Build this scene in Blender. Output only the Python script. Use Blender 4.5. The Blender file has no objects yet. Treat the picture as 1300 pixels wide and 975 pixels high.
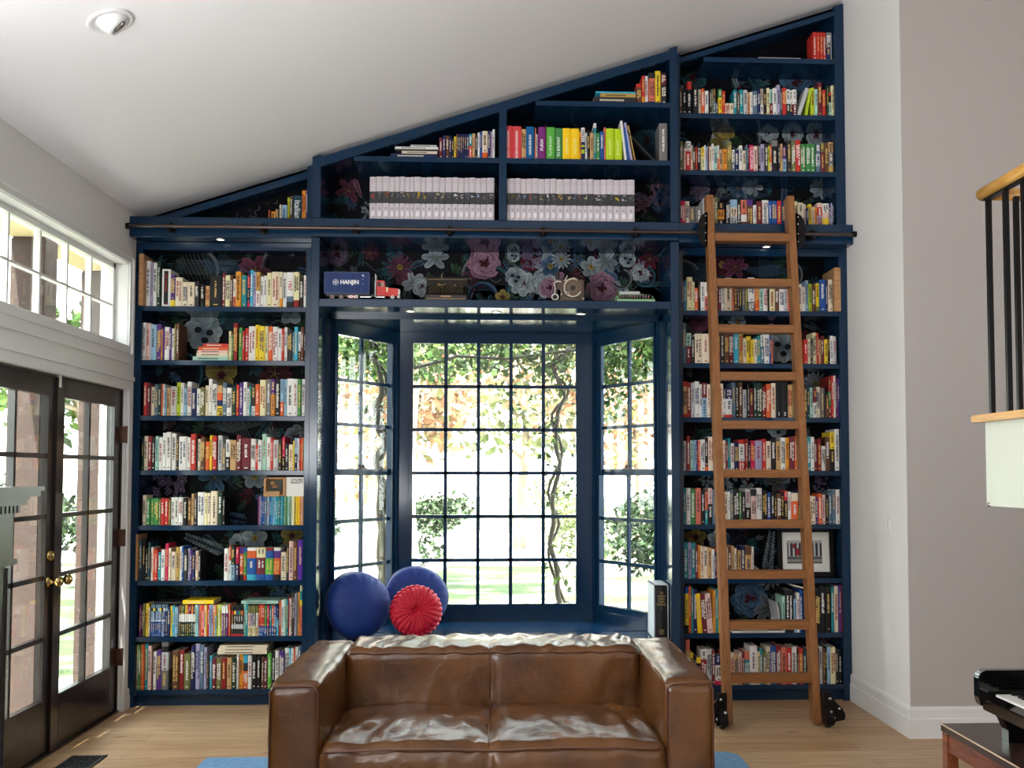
import bpy, bmesh, math, random
from mathutils import Vector, Matrix, noise
S = bpy.context.scene
COL = S.collection
# ------------------------------------------------------------------ camera
f_px = 1300.0
cp, ca, cr = 4.64838070e-02, 4.52611527e-02, 7.84292398e-04
SHX, SHY = 40.76, 52.796
CAM = Vector((0, -6.5, 1.445))
F = Vector((math.sin(ca)*math.cos(cp), math.cos(ca)*math.cos(cp), math.sin(cp)))
R0 = Vector((math.cos(ca), -math.sin(ca), 0)); U0 = R0.cross(F)
R2 = math.cos(cr)*R0 + math.sin(cr)*U0
U2 = -math.sin(cr)*R0 + math.cos(cr)*U0
cam_data = bpy.data.cameras.new('camera'); cam = bpy.data.objects.new('camera', cam_data); COL.objects.link(cam)
cam_data.sensor_width = 36; cam_data.lens = 36*f_px/1300
cam_data.shift_x = -SHX/1300; cam_data.shift_y = SHY/1300
cam_data.clip_end = 300
m = Matrix((R2, U2, -F)).transposed().to_4x4(); m.translation = CAM
cam.matrix_world = m
S.camera = cam
# ------------------------------------------------------------------ view + light
S.view_settings.view_transform = 'Standard'; S.view_settings.look = 'None'
S.view_settings.gamma = 1; S.view_settings.use_curve_mapping = False
S.view_settings.exposure = 0.65
SKY_STRENGTH = 7.5
SUN_STRENGTH = 18
FILL_POWER = 40
W = bpy.data.worlds.new('world'); S.world = W; W.use_nodes = True
wn = W.node_tree.nodes; wl = W.node_tree.links
bg = wn['Background']; bg.inputs['Strength'].default_value = SKY_STRENGTH
tc = wn.new('ShaderNodeTexCoord'); sp = wn.new('ShaderNodeSeparateXYZ'); rp = wn.new('ShaderNodeValToRGB')
wl.new(tc.outputs['Generated'], sp.inputs[0]); wl.new(sp.outputs['Z'], rp.inputs[0]); wl.new(rp.outputs[0], bg.inputs[0])
rp.color_ramp.elements[0].color = (0.86, 0.93, 0.90, 1); rp.color_ramp.elements[1].color = (0.80, 0.90, 1.0, 1)
sd = bpy.data.lights.new('sun', 'SUN'); sd.energy = SUN_STRENGTH; sd.angle = 0.01; sd.color = (1, .96, .88)
so = bpy.data.objects.new('sun', sd); COL.objects.link(so)
so.rotation_euler = (math.radians(32), math.radians(-8), 0)   # high sun behind the house, shining towards the garden
ad = bpy.data.lights.new('rear_window_daylight', 'AREA'); ad.shape = 'RECTANGLE'; ad.size = 3.4; ad.size_y = 1.3; ad.energy = FILL_POWER
ad.color = (1, .98, .97)
ao = bpy.data.objects.new('rear_window_daylight', ad); COL.objects.link(ao); ao.location = (-2.15, -4.6, 2.2)      # added fill lamp by the left wall, where no window is built
ao.rotation_euler = (math.radians(98), 0, math.radians(-90))
ad2 = bpy.data.lights.new('rear_window_daylight', 'AREA'); ad2.shape = 'RECTANGLE'; ad2.size = 2.2; ad2.size_y = 2.0; ad2.energy = 34
ao2 = bpy.data.objects.new('rear_window_daylight', ad2); COL.objects.link(ao2); ao2.location = (3.9, -9.5, 1.8); ao2.rotation_euler = (math.radians(150), 0, math.radians(25))  # added upward fill in the rear right corner; the rear wall is solid
ad3 = bpy.data.lights.new('high_window_daylight', 'AREA'); ad3.shape = 'RECTANGLE'; ad3.size = 5.0; ad3.size_y = 1.6; ad3.energy = 250; ad3.color = (.96, .98, 1)
ao3 = bpy.data.objects.new('high_window_daylight', ad3); COL.objects.link(ao3); ao3.location = (-2.12, -5.2, 1.6); ao3.rotation_euler = (math.radians(132), 0, math.radians(-80))  # added lamp washing the ceiling; the wall behind it has no window
def portal(loc, rot, sx, sy):
    d = bpy.data.lights.new('window_portal', 'AREA'); d.shape = 'RECTANGLE'; d.size = sx; d.size_y = sy; d.cycles.is_portal = True
    o = bpy.data.objects.new('window_portal', d); COL.objects.link(o); o.location = loc; o.rotation_euler = rot
portal((-.01, .60, 1.45), (math.radians(-90), 0, 0), 2.1, 2.1)
portal((-2.45, -1.05, 1.05), (0, math.radians(-90), 0), 2.0, 1.9)
portal((-2.45, -1.05, 2.47), (0, math.radians(-90), 0), .6, 1.9)
# ------------------------------------------------------------------ measuring helpers
CX, CY = 650+SHX, 487.5+SHY
def ray(u, v): return (u-CX)/f_px*R2 - (v-CY)/f_px*U2 + F
def atY(u, v, y):
    d = ray(u, v); return CAM + d*((y-CAM.y)/d.y)
def atX(u, v, x):
    d = ray(u, v); return CAM + d*((x-CAM.x)/d.x)
def atZ(u, v, z):
    d = ray(u, v); return CAM + d*((z-CAM.z)/d.z)
# ------------------------------------------------------------------ materials
def lin(c):
    return tuple(((x/255/12.92) if x/255 <= .04045 else ((x/255+.055)/1.055)**2.4) for x in c)
def mat(name, rgb=(128,128,128), rough=.5, metal=0, spec=.5, bump=0, bscale=60, var=0, vscale=6, vcol=False, coat=0, emit=None, estr=0, stretch=None, bdist=.004, sheen=0):
    m = bpy.data.materials.new(name); m.use_nodes = True
    n = m.node_tree.nodes; l = m.node_tree.links; b = n['Principled BSDF']
    b.inputs['Base Color'].default_value = (*lin(rgb), 1); b.inputs['Roughness'].default_value = rough
    b.inputs['Metallic'].default_value = metal; b.inputs['Specular IOR Level'].default_value = spec
    b.inputs['Coat Weight'].default_value = coat; b.inputs['Coat Roughness'].default_value = .08
    b.inputs['Sheen Weight'].default_value = sheen
    if emit: b.inputs['Emission Color'].default_value = (*lin(emit), 1); b.inputs['Emission Strength'].default_value = estr
    if vcol:
        a = n.new('ShaderNodeVertexColor'); a.layer_name = 'Col'; l.new(a.outputs[0], b.inputs['Base Color'])
    if bump or var:
        t = n.new('ShaderNodeTexCoord'); src = t.outputs['Object']
        if stretch:
            mp = n.new('ShaderNodeMapping'); mp.inputs['Scale'].default_value = stretch; l.new(src, mp.inputs[0]); src = mp.outputs[0]
    if bump:
        z = n.new('ShaderNodeTexNoise'); z.inputs['Scale'].default_value = bscale; z.inputs['Detail'].default_value = 5; l.new(src, z.inputs['Vector'])
        q = n.new('ShaderNodeBump'); q.inputs['Strength'].default_value = bump; q.inputs['Distance'].default_value = bdist
        l.new(z.outputs['Fac'], q.inputs['Height']); l.new(q.outputs[0], b.inputs['Normal'])
    if var:
        z = n.new('ShaderNodeTexNoise'); z.inputs['Scale'].default_value = vscale; z.inputs['Detail'].default_value = 6; l.new(src, z.inputs['Vector'])
        x = n.new('ShaderNodeMix'); x.data_type = 'RGBA'; c = lin(rgb)
        x.inputs[6].default_value = (*[v*(1-var) for v in c], 1); x.inputs[7].default_value = (*[min(1, v*(1+var)) for v in c], 1)
        l.new(z.outputs['Fac'], x.inputs[0]); l.new(x.outputs[2], b.inputs['Base Color'])
    return m
M = {}
M['navy'] = mat('navy_gloss_paint', (17, 47, 75), .12, spec=.36, bump=.04, bscale=10)
M['navyin'] = M['navy']
M['ceil'] = mat('white_ceiling_paint', (244, 243, 245), .8, bump=.05, bscale=60)
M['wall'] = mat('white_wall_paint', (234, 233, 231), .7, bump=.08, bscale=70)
M['wallshade'] = mat('warm_white_wall_paint', (184, 178, 174), .75, bump=.1, bscale=70)  # same white wall paint, greyed so the colour itself carries the shade
M['trim'] = mat('white_trim_paint', (232, 232, 232), .35)
M['darkwood'] = mat('dark_stained_door_wood', (26, 15, 12), .3, var=.3, vscale=5, stretch=(6, 6, .8), coat=.2)
M['black'] = mat('black_metal', (22, 20, 20), .35, metal=.6)
M['bronze'] = mat('dark_bronze_rail', (84, 72, 70), .28, metal=.85)
M['steel'] = mat('steel', (190, 190, 190), .25, metal=1)
M['brass'] = mat('aged_brass', (176, 148, 96), .22, metal=1)
M['piano'] = mat('piano_black_lacquer', (8, 8, 9), .06, coat=.6)
M['v'] = mat('printed_surface', vcol=True, rough=.55, spec=.35)
M['vg'] = mat('painted_surface', vcol=True, rough=.3, spec=.5)
M['paper'] = mat('page_paper', (226, 214, 190), .85, bump=.3, bscale=300, bdist=.001)
M['wallpaper'] = mat('printed_wallpaper', vcol=True, rough=.6, spec=.15)
M['leaf'] = mat('leaf', vcol=True, rough=.55, spec=.3)
M['rubber'] = mat('rubber', (16, 16, 16), .7)
def wood(name, c1, c2, rough=.4, sc=(1, 14, 14), bump=.1, coat=0, dist=3.0):
    m = bpy.data.materials.new(name); m.use_nodes = True; n = m.node_tree.nodes; l = m.node_tree.links; b = n['Principled BSDF']
    t = n.new('ShaderNodeTexCoord'); mp = n.new('ShaderNodeMapping'); mp.inputs['Scale'].default_value = sc
    z = n.new('ShaderNodeTexNoise'); z.inputs['Scale'].default_value = 3; z.inputs['Detail'].default_value = 8; z.inputs['Distortion'].default_value = dist*.3
    r = n.new('ShaderNodeValToRGB'); r.color_ramp.elements[0].position = .3; r.color_ramp.elements[1].position = .7
    r.color_ramp.elements[0].color = (*lin(c1), 1); r.color_ramp.elements[1].color = (*lin(c2), 1)
    q = n.new('ShaderNodeBump'); q.inputs['Strength'].default_value = bump; q.inputs['Distance'].default_value = .002
    l.new(t.outputs['Object'], mp.inputs[0]); l.new(mp.outputs[0], z.inputs['Vector']); l.new(z.outputs['Fac'], r.inputs[0]); l.new(r.outputs[0], b.inputs['Base Color'])
    l.new(z.outputs['Fac'], q.inputs['Height']); l.new(q.outputs[0], b.inputs['Normal'])
    b.inputs['Roughness'].default_value = rough; b.inputs['Coat Weight'].default_value = coat; b.inputs['Coat Roughness'].default_value = .1
    return m
M['ladderx'] = wood('oak_rung_wood', (126, 80, 42), (156, 104, 58), .38, (2, 30, 30))
M['ladderz'] = wood('oak_stile_wood', (126, 80, 42), (158, 106, 60), .38, (30, 30, 2))
M['rail_wood'] = wood('honey_rail_wood', (186, 132, 58), (214, 164, 84), .35, (20, 2, 20))
M['bench'] = wood('bench_wood', (92, 46, 26), (140, 76, 42), .3, (20, 2, 20), coat=.3)
M['boxwood'] = wood('pale_box_wood', (176, 128, 82), (206, 160, 110), .5, (2, 20, 20))
# plank floor
def floor_mat():
    m = bpy.data.materials.new('oak_plank_floor'); m.use_nodes = True; n = m.node_tree.nodes; l = m.node_tree.links; b = n['Principled BSDF']
    t = n.new('ShaderNodeTexCoord')
    br = n.new('ShaderNodeTexBrick'); br.inputs['Scale'].default_value = 1; br.inputs['Brick Width'].default_value = 1.9; br.inputs['Row Height'].default_value = .165
    br.inputs['Mortar Size'].default_value = .0012; br.inputs['Mortar Smooth'].default_value = .3; br.offset = .37; br.inputs['Bias'].default_value = 0
    br.inputs['Color1'].default_value = (*lin((186, 148, 108)), 1); br.inputs['Color2'].default_value = (*lin((206, 174, 136)), 1); br.inputs['Mortar'].default_value = (*lin((120, 88, 60)), 1)
    l.new(t.outputs['Object'], br.inputs['Vector'])
    mp = n.new('ShaderNodeMapping'); mp.inputs['Scale'].default_value = (1.2, 16, 1); l.new(t.outputs['Object'], mp.inputs[0])
    z = n.new('ShaderNodeTexNoise'); z.inputs['Scale'].default_value = 2.2; z.inputs['Detail'].default_value = 9; z.inputs['Distortion'].default_value = .8; l.new(mp.outputs[0], z.inputs['Vector'])
    r = n.new('ShaderNodeValToRGB'); r.color_ramp.elements[0].position = .3; r.color_ramp.elements[0].color = (.62, .55, .5, 1); r.color_ramp.elements[1].position = .62; r.color_ramp.elements[1].color = (1, 1, 1, 1)
    l.new(z.outputs['Fac'], r.inputs[0])
    x = n.new('ShaderNodeMix'); x.data_type = 'RGBA'; x.blend_type = 'MULTIPLY'; x.inputs[0].default_value = .8
    l.new(br.outputs['Color'], x.inputs[6]); l.new(r.outputs[0], x.inputs[7])
    # knots
    mk = n.new('ShaderNodeMapping'); mk.inputs['Scale'].default_value = (1.6, 5.5, 1); l.new(t.outputs['Object'], mk.inputs[0])
    vo = n.new('ShaderNodeTexVoronoi'); vo.inputs['Scale'].default_value = 1.1; l.new(mk.outputs[0], vo.inputs['Vector'])
    rk = n.new('ShaderNodeValToRGB'); rk.color_ramp.elements[0].position = .03; rk.color_ramp.elements[0].color = (.3, .2, .14, 1); rk.color_ramp.elements[1].position = .12; rk.color_ramp.elements[1].color = (1, 1, 1, 1)
    l.new(vo.outputs['Distance'], rk.inputs[0])
    x2 = n.new('ShaderNodeMix'); x2.data_type = 'RGBA'; x2.blend_type = 'MULTIPLY'; x2.inputs[0].default_value = .8
    l.new(x.outputs[2], x2.inputs[6]); l.new(rk.outputs[0], x2.inputs[7]); l.new(x2.outputs[2], b.inputs['Base Color'])
    b.inputs['Roughness'].default_value = .42
    q = n.new('ShaderNodeBump'); q.inputs['Strength'].default_value = .15; q.inputs['Distance'].default_value = .003; l.new(br.outputs['Fac'], q.inputs['Height']); q.invert = True; l.new(q.outputs[0], b.inputs['Normal'])
    return m
M['floor'] = floor_mat()
def leather_mat():
    m = bpy.data.materials.new('brown_leather'); m.use_nodes = True; n = m.node_tree.nodes; l = m.node_tree.links; b = n['Principled BSDF']
    t = n.new('ShaderNodeTexCoord')
    z = n.new('ShaderNodeTexNoise'); z.inputs['Scale'].default_value = 4.5; z.inputs['Detail'].default_value = 8; l.new(t.outputs['Object'], z.inputs['Vector'])
    r = n.new('ShaderNodeValToRGB'); r.color_ramp.elements[0].position = .32; r.color_ramp.elements[1].position = .7
    r.color_ramp.elements[0].color = (*lin((74, 43, 19)), 1); r.color_ramp.elements[1].color = (*lin((110, 70, 33)), 1)
    l.new(z.outputs['Fac'], r.inputs[0]); l.new(r.outputs[0], b.inputs['Base Color'])
    v = n.new('ShaderNodeTexVoronoi'); v.inputs['Scale'].default_value = 420; l.new(t.outputs['Object'], v.inputs['Vector'])
    w = n.new('ShaderNodeTexNoise'); w.inputs['Scale'].default_value = 22; w.inputs['Detail'].default_value = 4; w.inputs['Distortion'].default_value = 1.2; l.new(t.outputs['Object'], w.inputs['Vector'])
    q = n.new('ShaderNodeBump'); q.inputs['Strength'].default_value = .12; q.inputs['Distance'].default_value = .001; l.new(v.outputs['Distance'], q.inputs['Height'])
    q2 = n.new('ShaderNodeBump'); q2.inputs['Strength'].default_value = .22; q2.inputs['Distance'].default_value = .008; l.new(w.outputs['Fac'], q2.inputs['Height']); l.new(q.outputs[0], q2.inputs['Normal'])
    l.new(q2.outputs[0], b.inputs['Normal']); b.inputs['Roughness'].default_value = .24; b.inputs['Specular IOR Level'].default_value = .6
    return m
M['leather'] = leather_mat()
M['piping'] = mat('leather_piping', (96, 54, 26), .4)
M['velvet'] = mat('blue_velvet', (6, 50, 128), .6, sheen=.06, bump=.25, bscale=16, bdist=.008)
M['redvelvet'] = mat('crimson_velvet', (206, 4, 48), .55, sheen=.05)
M['rug'] = mat('pale_blue_rug', (112, 152, 188), .95, bump=1, bscale=160, var=.35, vscale=60)
def glass_mat():
    m = bpy.data.materials.new('window_glass'); m.use_nodes = True; n = m.node_tree.nodes; l = m.node_tree.links
    n.remove(n['Principled BSDF']); o = n['Material Output']
    a = n.new('ShaderNodeBsdfTransparent'); g = n.new('ShaderNodeBsdfGlossy'); g.inputs['Roughness'].default_value = .01
    lw = n.new('ShaderNodeLayerWeight'); lw.inputs['Blend'].default_value = .5      # facing: 0 head-on, 1 grazing, the same from both sides
    pw = n.new('ShaderNodeMath'); pw.operation = 'POWER'; pw.inputs[1].default_value = 5; l.new(lw.outputs['Facing'], pw.inputs[0])
    fr = n.new('ShaderNodeMath'); fr.operation = 'MULTIPLY_ADD'; fr.inputs[1].default_value = .94; fr.inputs[2].default_value = .04; l.new(pw.outputs[0], fr.inputs[0])
    x = n.new('ShaderNodeMixShader'); l.new(fr.outputs[0], x.inputs[0]); l.new(a.outputs[0], x.inputs[1]); l.new(g.outputs[0], x.inputs[2]); l.new(x.outputs[0], o.inputs[0])
    a.inputs[0].default_value = (.97, .98, .97, 1)
    return m
M['glass'] = glass_mat()
M['lamp'] = mat('lamp_lens', (255, 250, 240), .3, emit=(255, 244, 225), estr=3)
# ------------------------------------------------------------------ mesh builder
def wm(o):
    b = Matrix.Translation(o.location) @ o.rotation_euler.to_matrix().to_4x4()
    return wm(o.parent) @ o.matrix_parent_inverse @ b if o.parent else b
class MB:
    def __init__(s): s.v = []; s.f = []; s.c = []; s.sm = []
    def face(s, pts, col=None, smooth=False):
        i = len(s.v); s.v += [tuple(p) for p in pts]; s.f.append(tuple(range(i, i+len(pts)))); s.c.append(col); s.sm.append(smooth)
    def mesh(s, vs, fs, col=None, smooth=False, mx=None):
        i = len(s.v)
        if mx: vs = [mx @ Vector(p) for p in vs]
        s.v += [tuple(p) for p in vs]
        for k, q in enumerate(fs):
            s.f.append(tuple(i+a for a in q)); s.c.append(col[k] if isinstance(col, list) else col); s.sm.append(smooth)
    def box(s, a, b, col=None, mx=None, taper=None):
        x0, y0, z0 = a; x1, y1, z1 = b
        vs = [(x0,y0,z0),(x1,y0,z0),(x1,y1,z0),(x0,y1,z0),(x0,y0,z1),(x1,y0,z1),(x1,y1,z1),(x0,y1,z1)]
        s.mesh(vs, [(0,3,2,1),(4,5,6,7),(0,1,5,4),(1,2,6,5),(2,3,7,6),(3,0,4,7)], col, False, mx)
    def prism(s, poly, axis, a, b, col=None, mx=None):
        # poly: 2D points; axis 'x','y','z' extrusion from a to b
        def P(u, v, w):
            return {'x': (w, u, v), 'y': (u, w, v), 'z': (u, v, w)}[axis]
        n = len(poly); vs = [P(u, v, a) for u, v in poly] + [P(u, v, b) for u, v in poly]
        fs = [tuple(range(n)), tuple(range(2*n-1, n-1, -1))] + [(i, i+n, (i+1) % n+n, (i+1) % n) for i in range(n)]
        s.mesh(vs, fs, col, False, mx)
    def cyl(s, p0, p1, r0, r1=None, n=16, col=None, cap=True, mx=None):
        r1 = r0 if r1 is None else r1; p0 = Vector(p0); p1 = Vector(p1); d = (p1-p0).normalized()
        a = d.orthogonal().normalized(); b = d.cross(a)
        vs = [p0+r0*(math.cos(2*math.pi*i/n)*a+math.sin(2*math.pi*i/n)*b) for i in range(n)] + [p1+r1*(math.cos(2*math.pi*i/n)*a+math.sin(2*math.pi*i/n)*b) for i in range(n)]
        s.mesh(vs, [(i, (i+1) % n, (i+1) % n+n, i+n) for i in range(n)], col, True, mx)
        if cap: s.mesh(vs, [tuple(range(n-1, -1, -1)), tuple(range(n, 2*n))], col, False, mx)
    def tube(s, pts, r, n=8, col=None, closed=False, mx=None, taper=None):
        pts = [Vector(p) for p in pts]; N = len(pts); vs = []; a = None
        for i, p in enumerate(pts):
            if closed: d = pts[(i+1) % N]-pts[i-1]
            else: d = pts[min(i+1, N-1)]-pts[max(i-1, 0)]
            d.normalize()
            if a is None: a = d.orthogonal().normalized()
            a = (a-d*a.dot(d)).normalized(); b = d.cross(a)
            rr = r[i] if isinstance(r, (list, tuple)) else r
            vs += [p+rr*(math.cos(2*math.pi*k/n)*a+math.sin(2*math.pi*k/n)*b) for k in range(n)]
        fs = []
        for i in range(N if closed else N-1):
            j = (i+1) % N
            fs += [(i*n+k, i*n+(k+1) % n, j*n+(k+1) % n, j*n+k) for k in range(n)]
        if not closed: fs += [tuple(range(n-1, -1, -1)), tuple((N-1)*n+k for k in range(n))]
        s.mesh(vs, fs, col, True, mx)
    def lathe(s, prof, n=24, col=None, mx=None, center=(0, 0, 0)):
        cx, cy, cz = center; vs = []
        for r, z in prof: vs += [(cx+r*math.cos(2*math.pi*k/n), cy+r*math.sin(2*math.pi*k/n), cz+z) for k in range(n)]
        fs = [(i*n+k, i*n+(k+1) % n, (i+1)*n+(k+1) % n, (i+1)*n+k) for i in range(len(prof)-1) for k in range(n)]
        s.mesh(vs, fs, col, True, mx)
    def build(s, name, material, parent=None, loc=None, bevel=0, seg=2):
        me = bpy.data.meshes.new(name); me.from_pydata(s.v, [], s.f)
        me.materials.append(material)
        if any(s.sm): me.polygons.foreach_set('use_smooth', s.sm)
        if any(c is not None for c in s.c):
            at = me.color_attributes.new('Col', 'FLOAT_COLOR', 'CORNER'); buf = []
            for q, c in zip(s.f, s.c):
                if c is None: c = (200, 200, 200)
                if isinstance(c[0], (tuple, list)):
                    for k in range(len(q)): buf += [*lin(c[k]), 1]
                else: buf += [*lin(c), 1]*len(q)
            at.data.foreach_set('color', buf)
        o = bpy.data.objects.new(name, me); COL.objects.link(o)
        if parent:
            o.parent = parent; o.matrix_parent_inverse = wm(parent).inverted()
        if loc: o.location = loc
        if bevel:
            bm = bmesh.new(); bm.from_mesh(me); bmesh.ops.remove_doubles(bm, verts=bm.verts, dist=1e-5)
            bmesh.ops.bevel(bm, geom=[e for e in bm.edges if len(e.link_faces) == 2 and e.calc_face_angle(0) > .5], offset=bevel, segments=seg, affect='EDGES', clamp_overlap=True)
            bm.to_mesh(me); bm.free()
        else:
            me.validate()
        return o
def soft_box(a, b, r, n=(20, 20, 12), puff=0, wr=None):
    """rounded, puffed box as (verts, faces); wr(p, nrm) -> extra displacement"""
    c = Vector([(a[i]+b[i])/2 for i in range(3)]); h = Vector([(b[i]-a[i])/2 for i in range(3)])
    idx = {}; vs = []; fs = []
    def vid(i, j, k):
        key = (i, j, k)
        if key not in idx:
            def t(q, m):  # denser towards the edges
                u = -1+2*q/m; return math.sin(u*math.pi/2)*.5+u*.5
            p = Vector((t(i, n[0])*h.x, t(j, n[1])*h.y, t(k, n[2])*h.z))
            q = Vector([max(-(h[x]-r), min(h[x]-r, p[x])) for x in range(3)])
            d = p-q
            d = d.normalized() if d.length > 1e-9 else Vector((0, 0, 1))
            pp = q+d*r; u = [pp[x]/h[x] for x in range(3)]
            amt = puff*(1-min(1, abs(u[1]))**2*abs(d.x)-min(1, abs(u[2]))**2*abs(d.x))*abs(d.x)**2
            amt += puff*max(0, (1-u[0]**2))*max(0, (1-u[1]**2))*abs(d.z)**2+puff*max(0, (1-u[0]**2))*max(0, (1-u[2]**2))*abs(d.y)**2
            pp = pp+d*amt+c
            if wr: pp = pp+wr(pp, d, u)
            idx[key] = len(vs); vs.append(pp)
        return idx[key]
    N = n
    for i in range(N[0]):
        for j in range(N[1]):
            fs.append((vid(i, j, 0), vid(i, j+1, 0), vid(i+1, j+1, 0), vid(i+1, j, 0)))
            fs.append((vid(i, j, N[2]), vid(i+1, j, N[2]), vid(i+1, j+1, N[2]), vid(i, j+1, N[2])))
    for i in range(N[0]):
        for k in range(N[2]):
            fs.append((vid(i, 0, k), vid(i+1, 0, k), vid(i+1, 0, k+1), vid(i, 0, k+1)))
            fs.append((vid(i, N[1], k), vid(i, N[1], k+1), vid(i+1, N[1], k+1), vid(i+1, N[1], k)))
    for j in range(N[1]):
        for k in range(N[2]):
            fs.append((vid(0, j, k), vid(0, j, k+1), vid(0, j+1, k+1), vid(0, j+1, k)))
            fs.append((vid(N[0], j, k), vid(N[0], j+1, k), vid(N[0], j+1, k+1), vid(N[0], j, k+1)))
    return vs, fs
def empty(name, loc=(0, 0, 0), rz=0, label=None, cat=None, group=None, kind=None):
    o = bpy.data.objects.new(name, None); COL.objects.link(o); o.location = loc; o.rotation_euler.z = rz; o.empty_display_size = .1
    return tag(o, label, cat, group, kind)
def tag(o, label=None, cat=None, group=None, kind=None):
    if label: o['label'] = label
    if cat: o['category'] = cat
    if group: o['group'] = group
    if kind: o['kind'] = kind
    return o
def struct(o, label=None):
    o['kind'] = 'structure'
    if label: o['label'] = label; o['category'] = o.name.split('_')[0].split('.')[0]
    return o
def copy_tree(o, parent=None):
    c = o.copy(); COL.objects.link(c); c.parent = parent
    for ch in o.children: copy_tree(ch, c)
    return c
def text_obj(name, s, size, material, parent, mx, extrude=.0006, sx=1.0, bold=0.0):
    cu = bpy.data.curves.new(name, 'FONT'); cu.body = s; cu.size = size; cu.extrude = extrude; cu.align_x = 'CENTER'; cu.align_y = 'CENTER'; cu.offset = bold
    tmp = bpy.data.objects.new(name+'_tmp', cu); COL.objects.link(tmp)
    dg = bpy.context.evaluated_depsgraph_get(); me = bpy.data.meshes.new_from_object(tmp.evaluated_get(dg))
    bpy.data.objects.remove(tmp); bpy.data.curves.remove(cu)
    me.name = name; me.transform(Matrix.Diagonal((sx, 1, 1, 1))); me.transform(mx); me.materials.clear(); me.materials.append(material)
    o = bpy.data.objects.new(name, me); COL.objects.link(o); o.parent = parent
    if parent: o.matrix_parent_inverse = wm(parent).inverted()
    return o
FRONT = Matrix.Rotation(math.radians(90), 4, 'X')      # text facing -Y
def flat(name, rgb, rough=.55):
    k = 'flat_%d_%d_%d' % rgb
    if k not in M: M[k] = mat(name, rgb, rough)
    return M[k]
# ------------------------------------------------------------------ main measures (metres)
XL, XR = -2.278, 2.262
def ceil_z(x): return 3.812+.3275*x
SH = [2.494, 2.153, 1.804, 1.462, 1.119, .775, .430, .103]     # shelf tops, lower bays
BACK = .30
# ================================================================== SETTING
def sbox(name, a, b, m, parent=None):
    q = MB(); q.box(a, b); o = q.build(name, m, parent)
    return o if parent else struct(o)
sbox('floor', (-2.45, -10, -.1), (6.2, .45, 0), M['floor'])
# ceiling, rising to the right
q = MB(); x0, x1 = -2.45, 6.2
q.prism([(x0, ceil_z(x0)), (x1, ceil_z(x1)), (x1, ceil_z(x1)+.15), (x0, ceil_z(x0)+.15)], 'y', -10, .45)
struct(q.build('ceiling', M['ceil']))
# left wall with the garden doors and the high window
DOOR_Y0, DOOR_Y1, DOOR_Z = -1.93, -.115, 1.955
TW_Y0, TW_Y1, TW_Z0, TW_Z1 = -1.98, -.13, 2.225, 2.735
q = MB(); T = XL-.16
zt = ceil_z(XL)
for (ya, yb, za, zb) in ((-10, DOOR_Y0, 0, zt), (DOOR_Y1, .45, 0, zt), (DOOR_Y0, DOOR_Y1, DOOR_Z, TW_Z0), (DOOR_Y0, DOOR_Y1, TW_Z1, zt)):
    q.box((T, ya, za), (XL, yb, zb))
q.box((T, DOOR_Y0, TW_Z0), (XL, TW_Y1-1.85, TW_Z1)); q.box((T, TW_Y1, TW_Z0), (XL, DOOR_Y1, TW_Z1))
struct(q.build('wall_left', M['wall']))
# wall right of the bookcase, then the wall that faces the room
YC = -.915
q = MB(); q.box((XR, YC+.0, 0), (6.2, .45, ceil_z(6.2)))
wr = struct(q.build('wall_right', M['wall']))
q = MB(); q.box((XR+.002, YC-.012, 0), (6.2, YC, ceil_z(6.2)-.01)); struct(q.build('wall_return', M['wallshade']))
sbox('wall_far_right', (6.0, -10, 0), (6.2, YC-.02, ceil_z(6.2)), M['wallshade'])
# rear wall of the room
q = MB()
q.box((-2.45, -10.1, 0), (6.2, -9.95, 5.9))
struct(q.build('wall_rear', M['wall']))
# back wall behind the bookcases, open for the bay
q = MB(); yb0, yb1 = BACK+.004, .42
def slab(xa, xb, za, zb=None):
    if zb is None: q.prism([(xa, za), (xb, za), (xb, ceil_z(xb)), (xa, ceil_z(xa))], 'y', yb0, yb1)
    else: q.box((xa, yb0, za), (xb, yb1, zb))
slab(-2.45, -1.12, 0); slab(1.10, XR+.1, 0); slab(-1.12, 1.10, 0, .36); slab(-1.12, 1.10, 2.5)
struct(q.build('wall_back', M['wall']))
# baseboards
def baseboard(name, p0, p1, nx, ny, h=.17, t=.016):
    q = MB(); d = (Vector((*p1, 0))-Vector((*p0, 0))); L = d.length; d.normalize(); nn = Vector((nx, ny, 0))
    prof = [(0, 0), (t, 0), (t, h*.62), (t*.75, h*.64), (t*.75, h*.9), (t*.35, h), (0, h)]
    vs = []; 
    for e in (0, L):
        for a, z in prof: vs.append(Vector((*p0, 0))+d*e+nn*a+Vector((0, 0, z)))
    k = len(prof)
    q.mesh(vs, [(i, (i+1) % k, (i+1) % k+k, i+k) for i in range(k)]+[tuple(range(k-1, -1, -1)), tuple(range(k, 2*k))])
    return struct(q.build(name, M['trim']))
baseboard('baseboard_right', (XR, .02), (XR, YC-.0272), -1, 0)
baseboard('baseboard_return', (XR-.0152, YC-.012), (6.0, YC-.012), 0, -1)
baseboard('baseboard_left', (XL, -9.9), (XL, DOOR_Y0-.09), 1, 0)
baseboard('baseboard_corner', (XL, -.035), (XL, -.002), 1, 0, h=.12)
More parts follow.
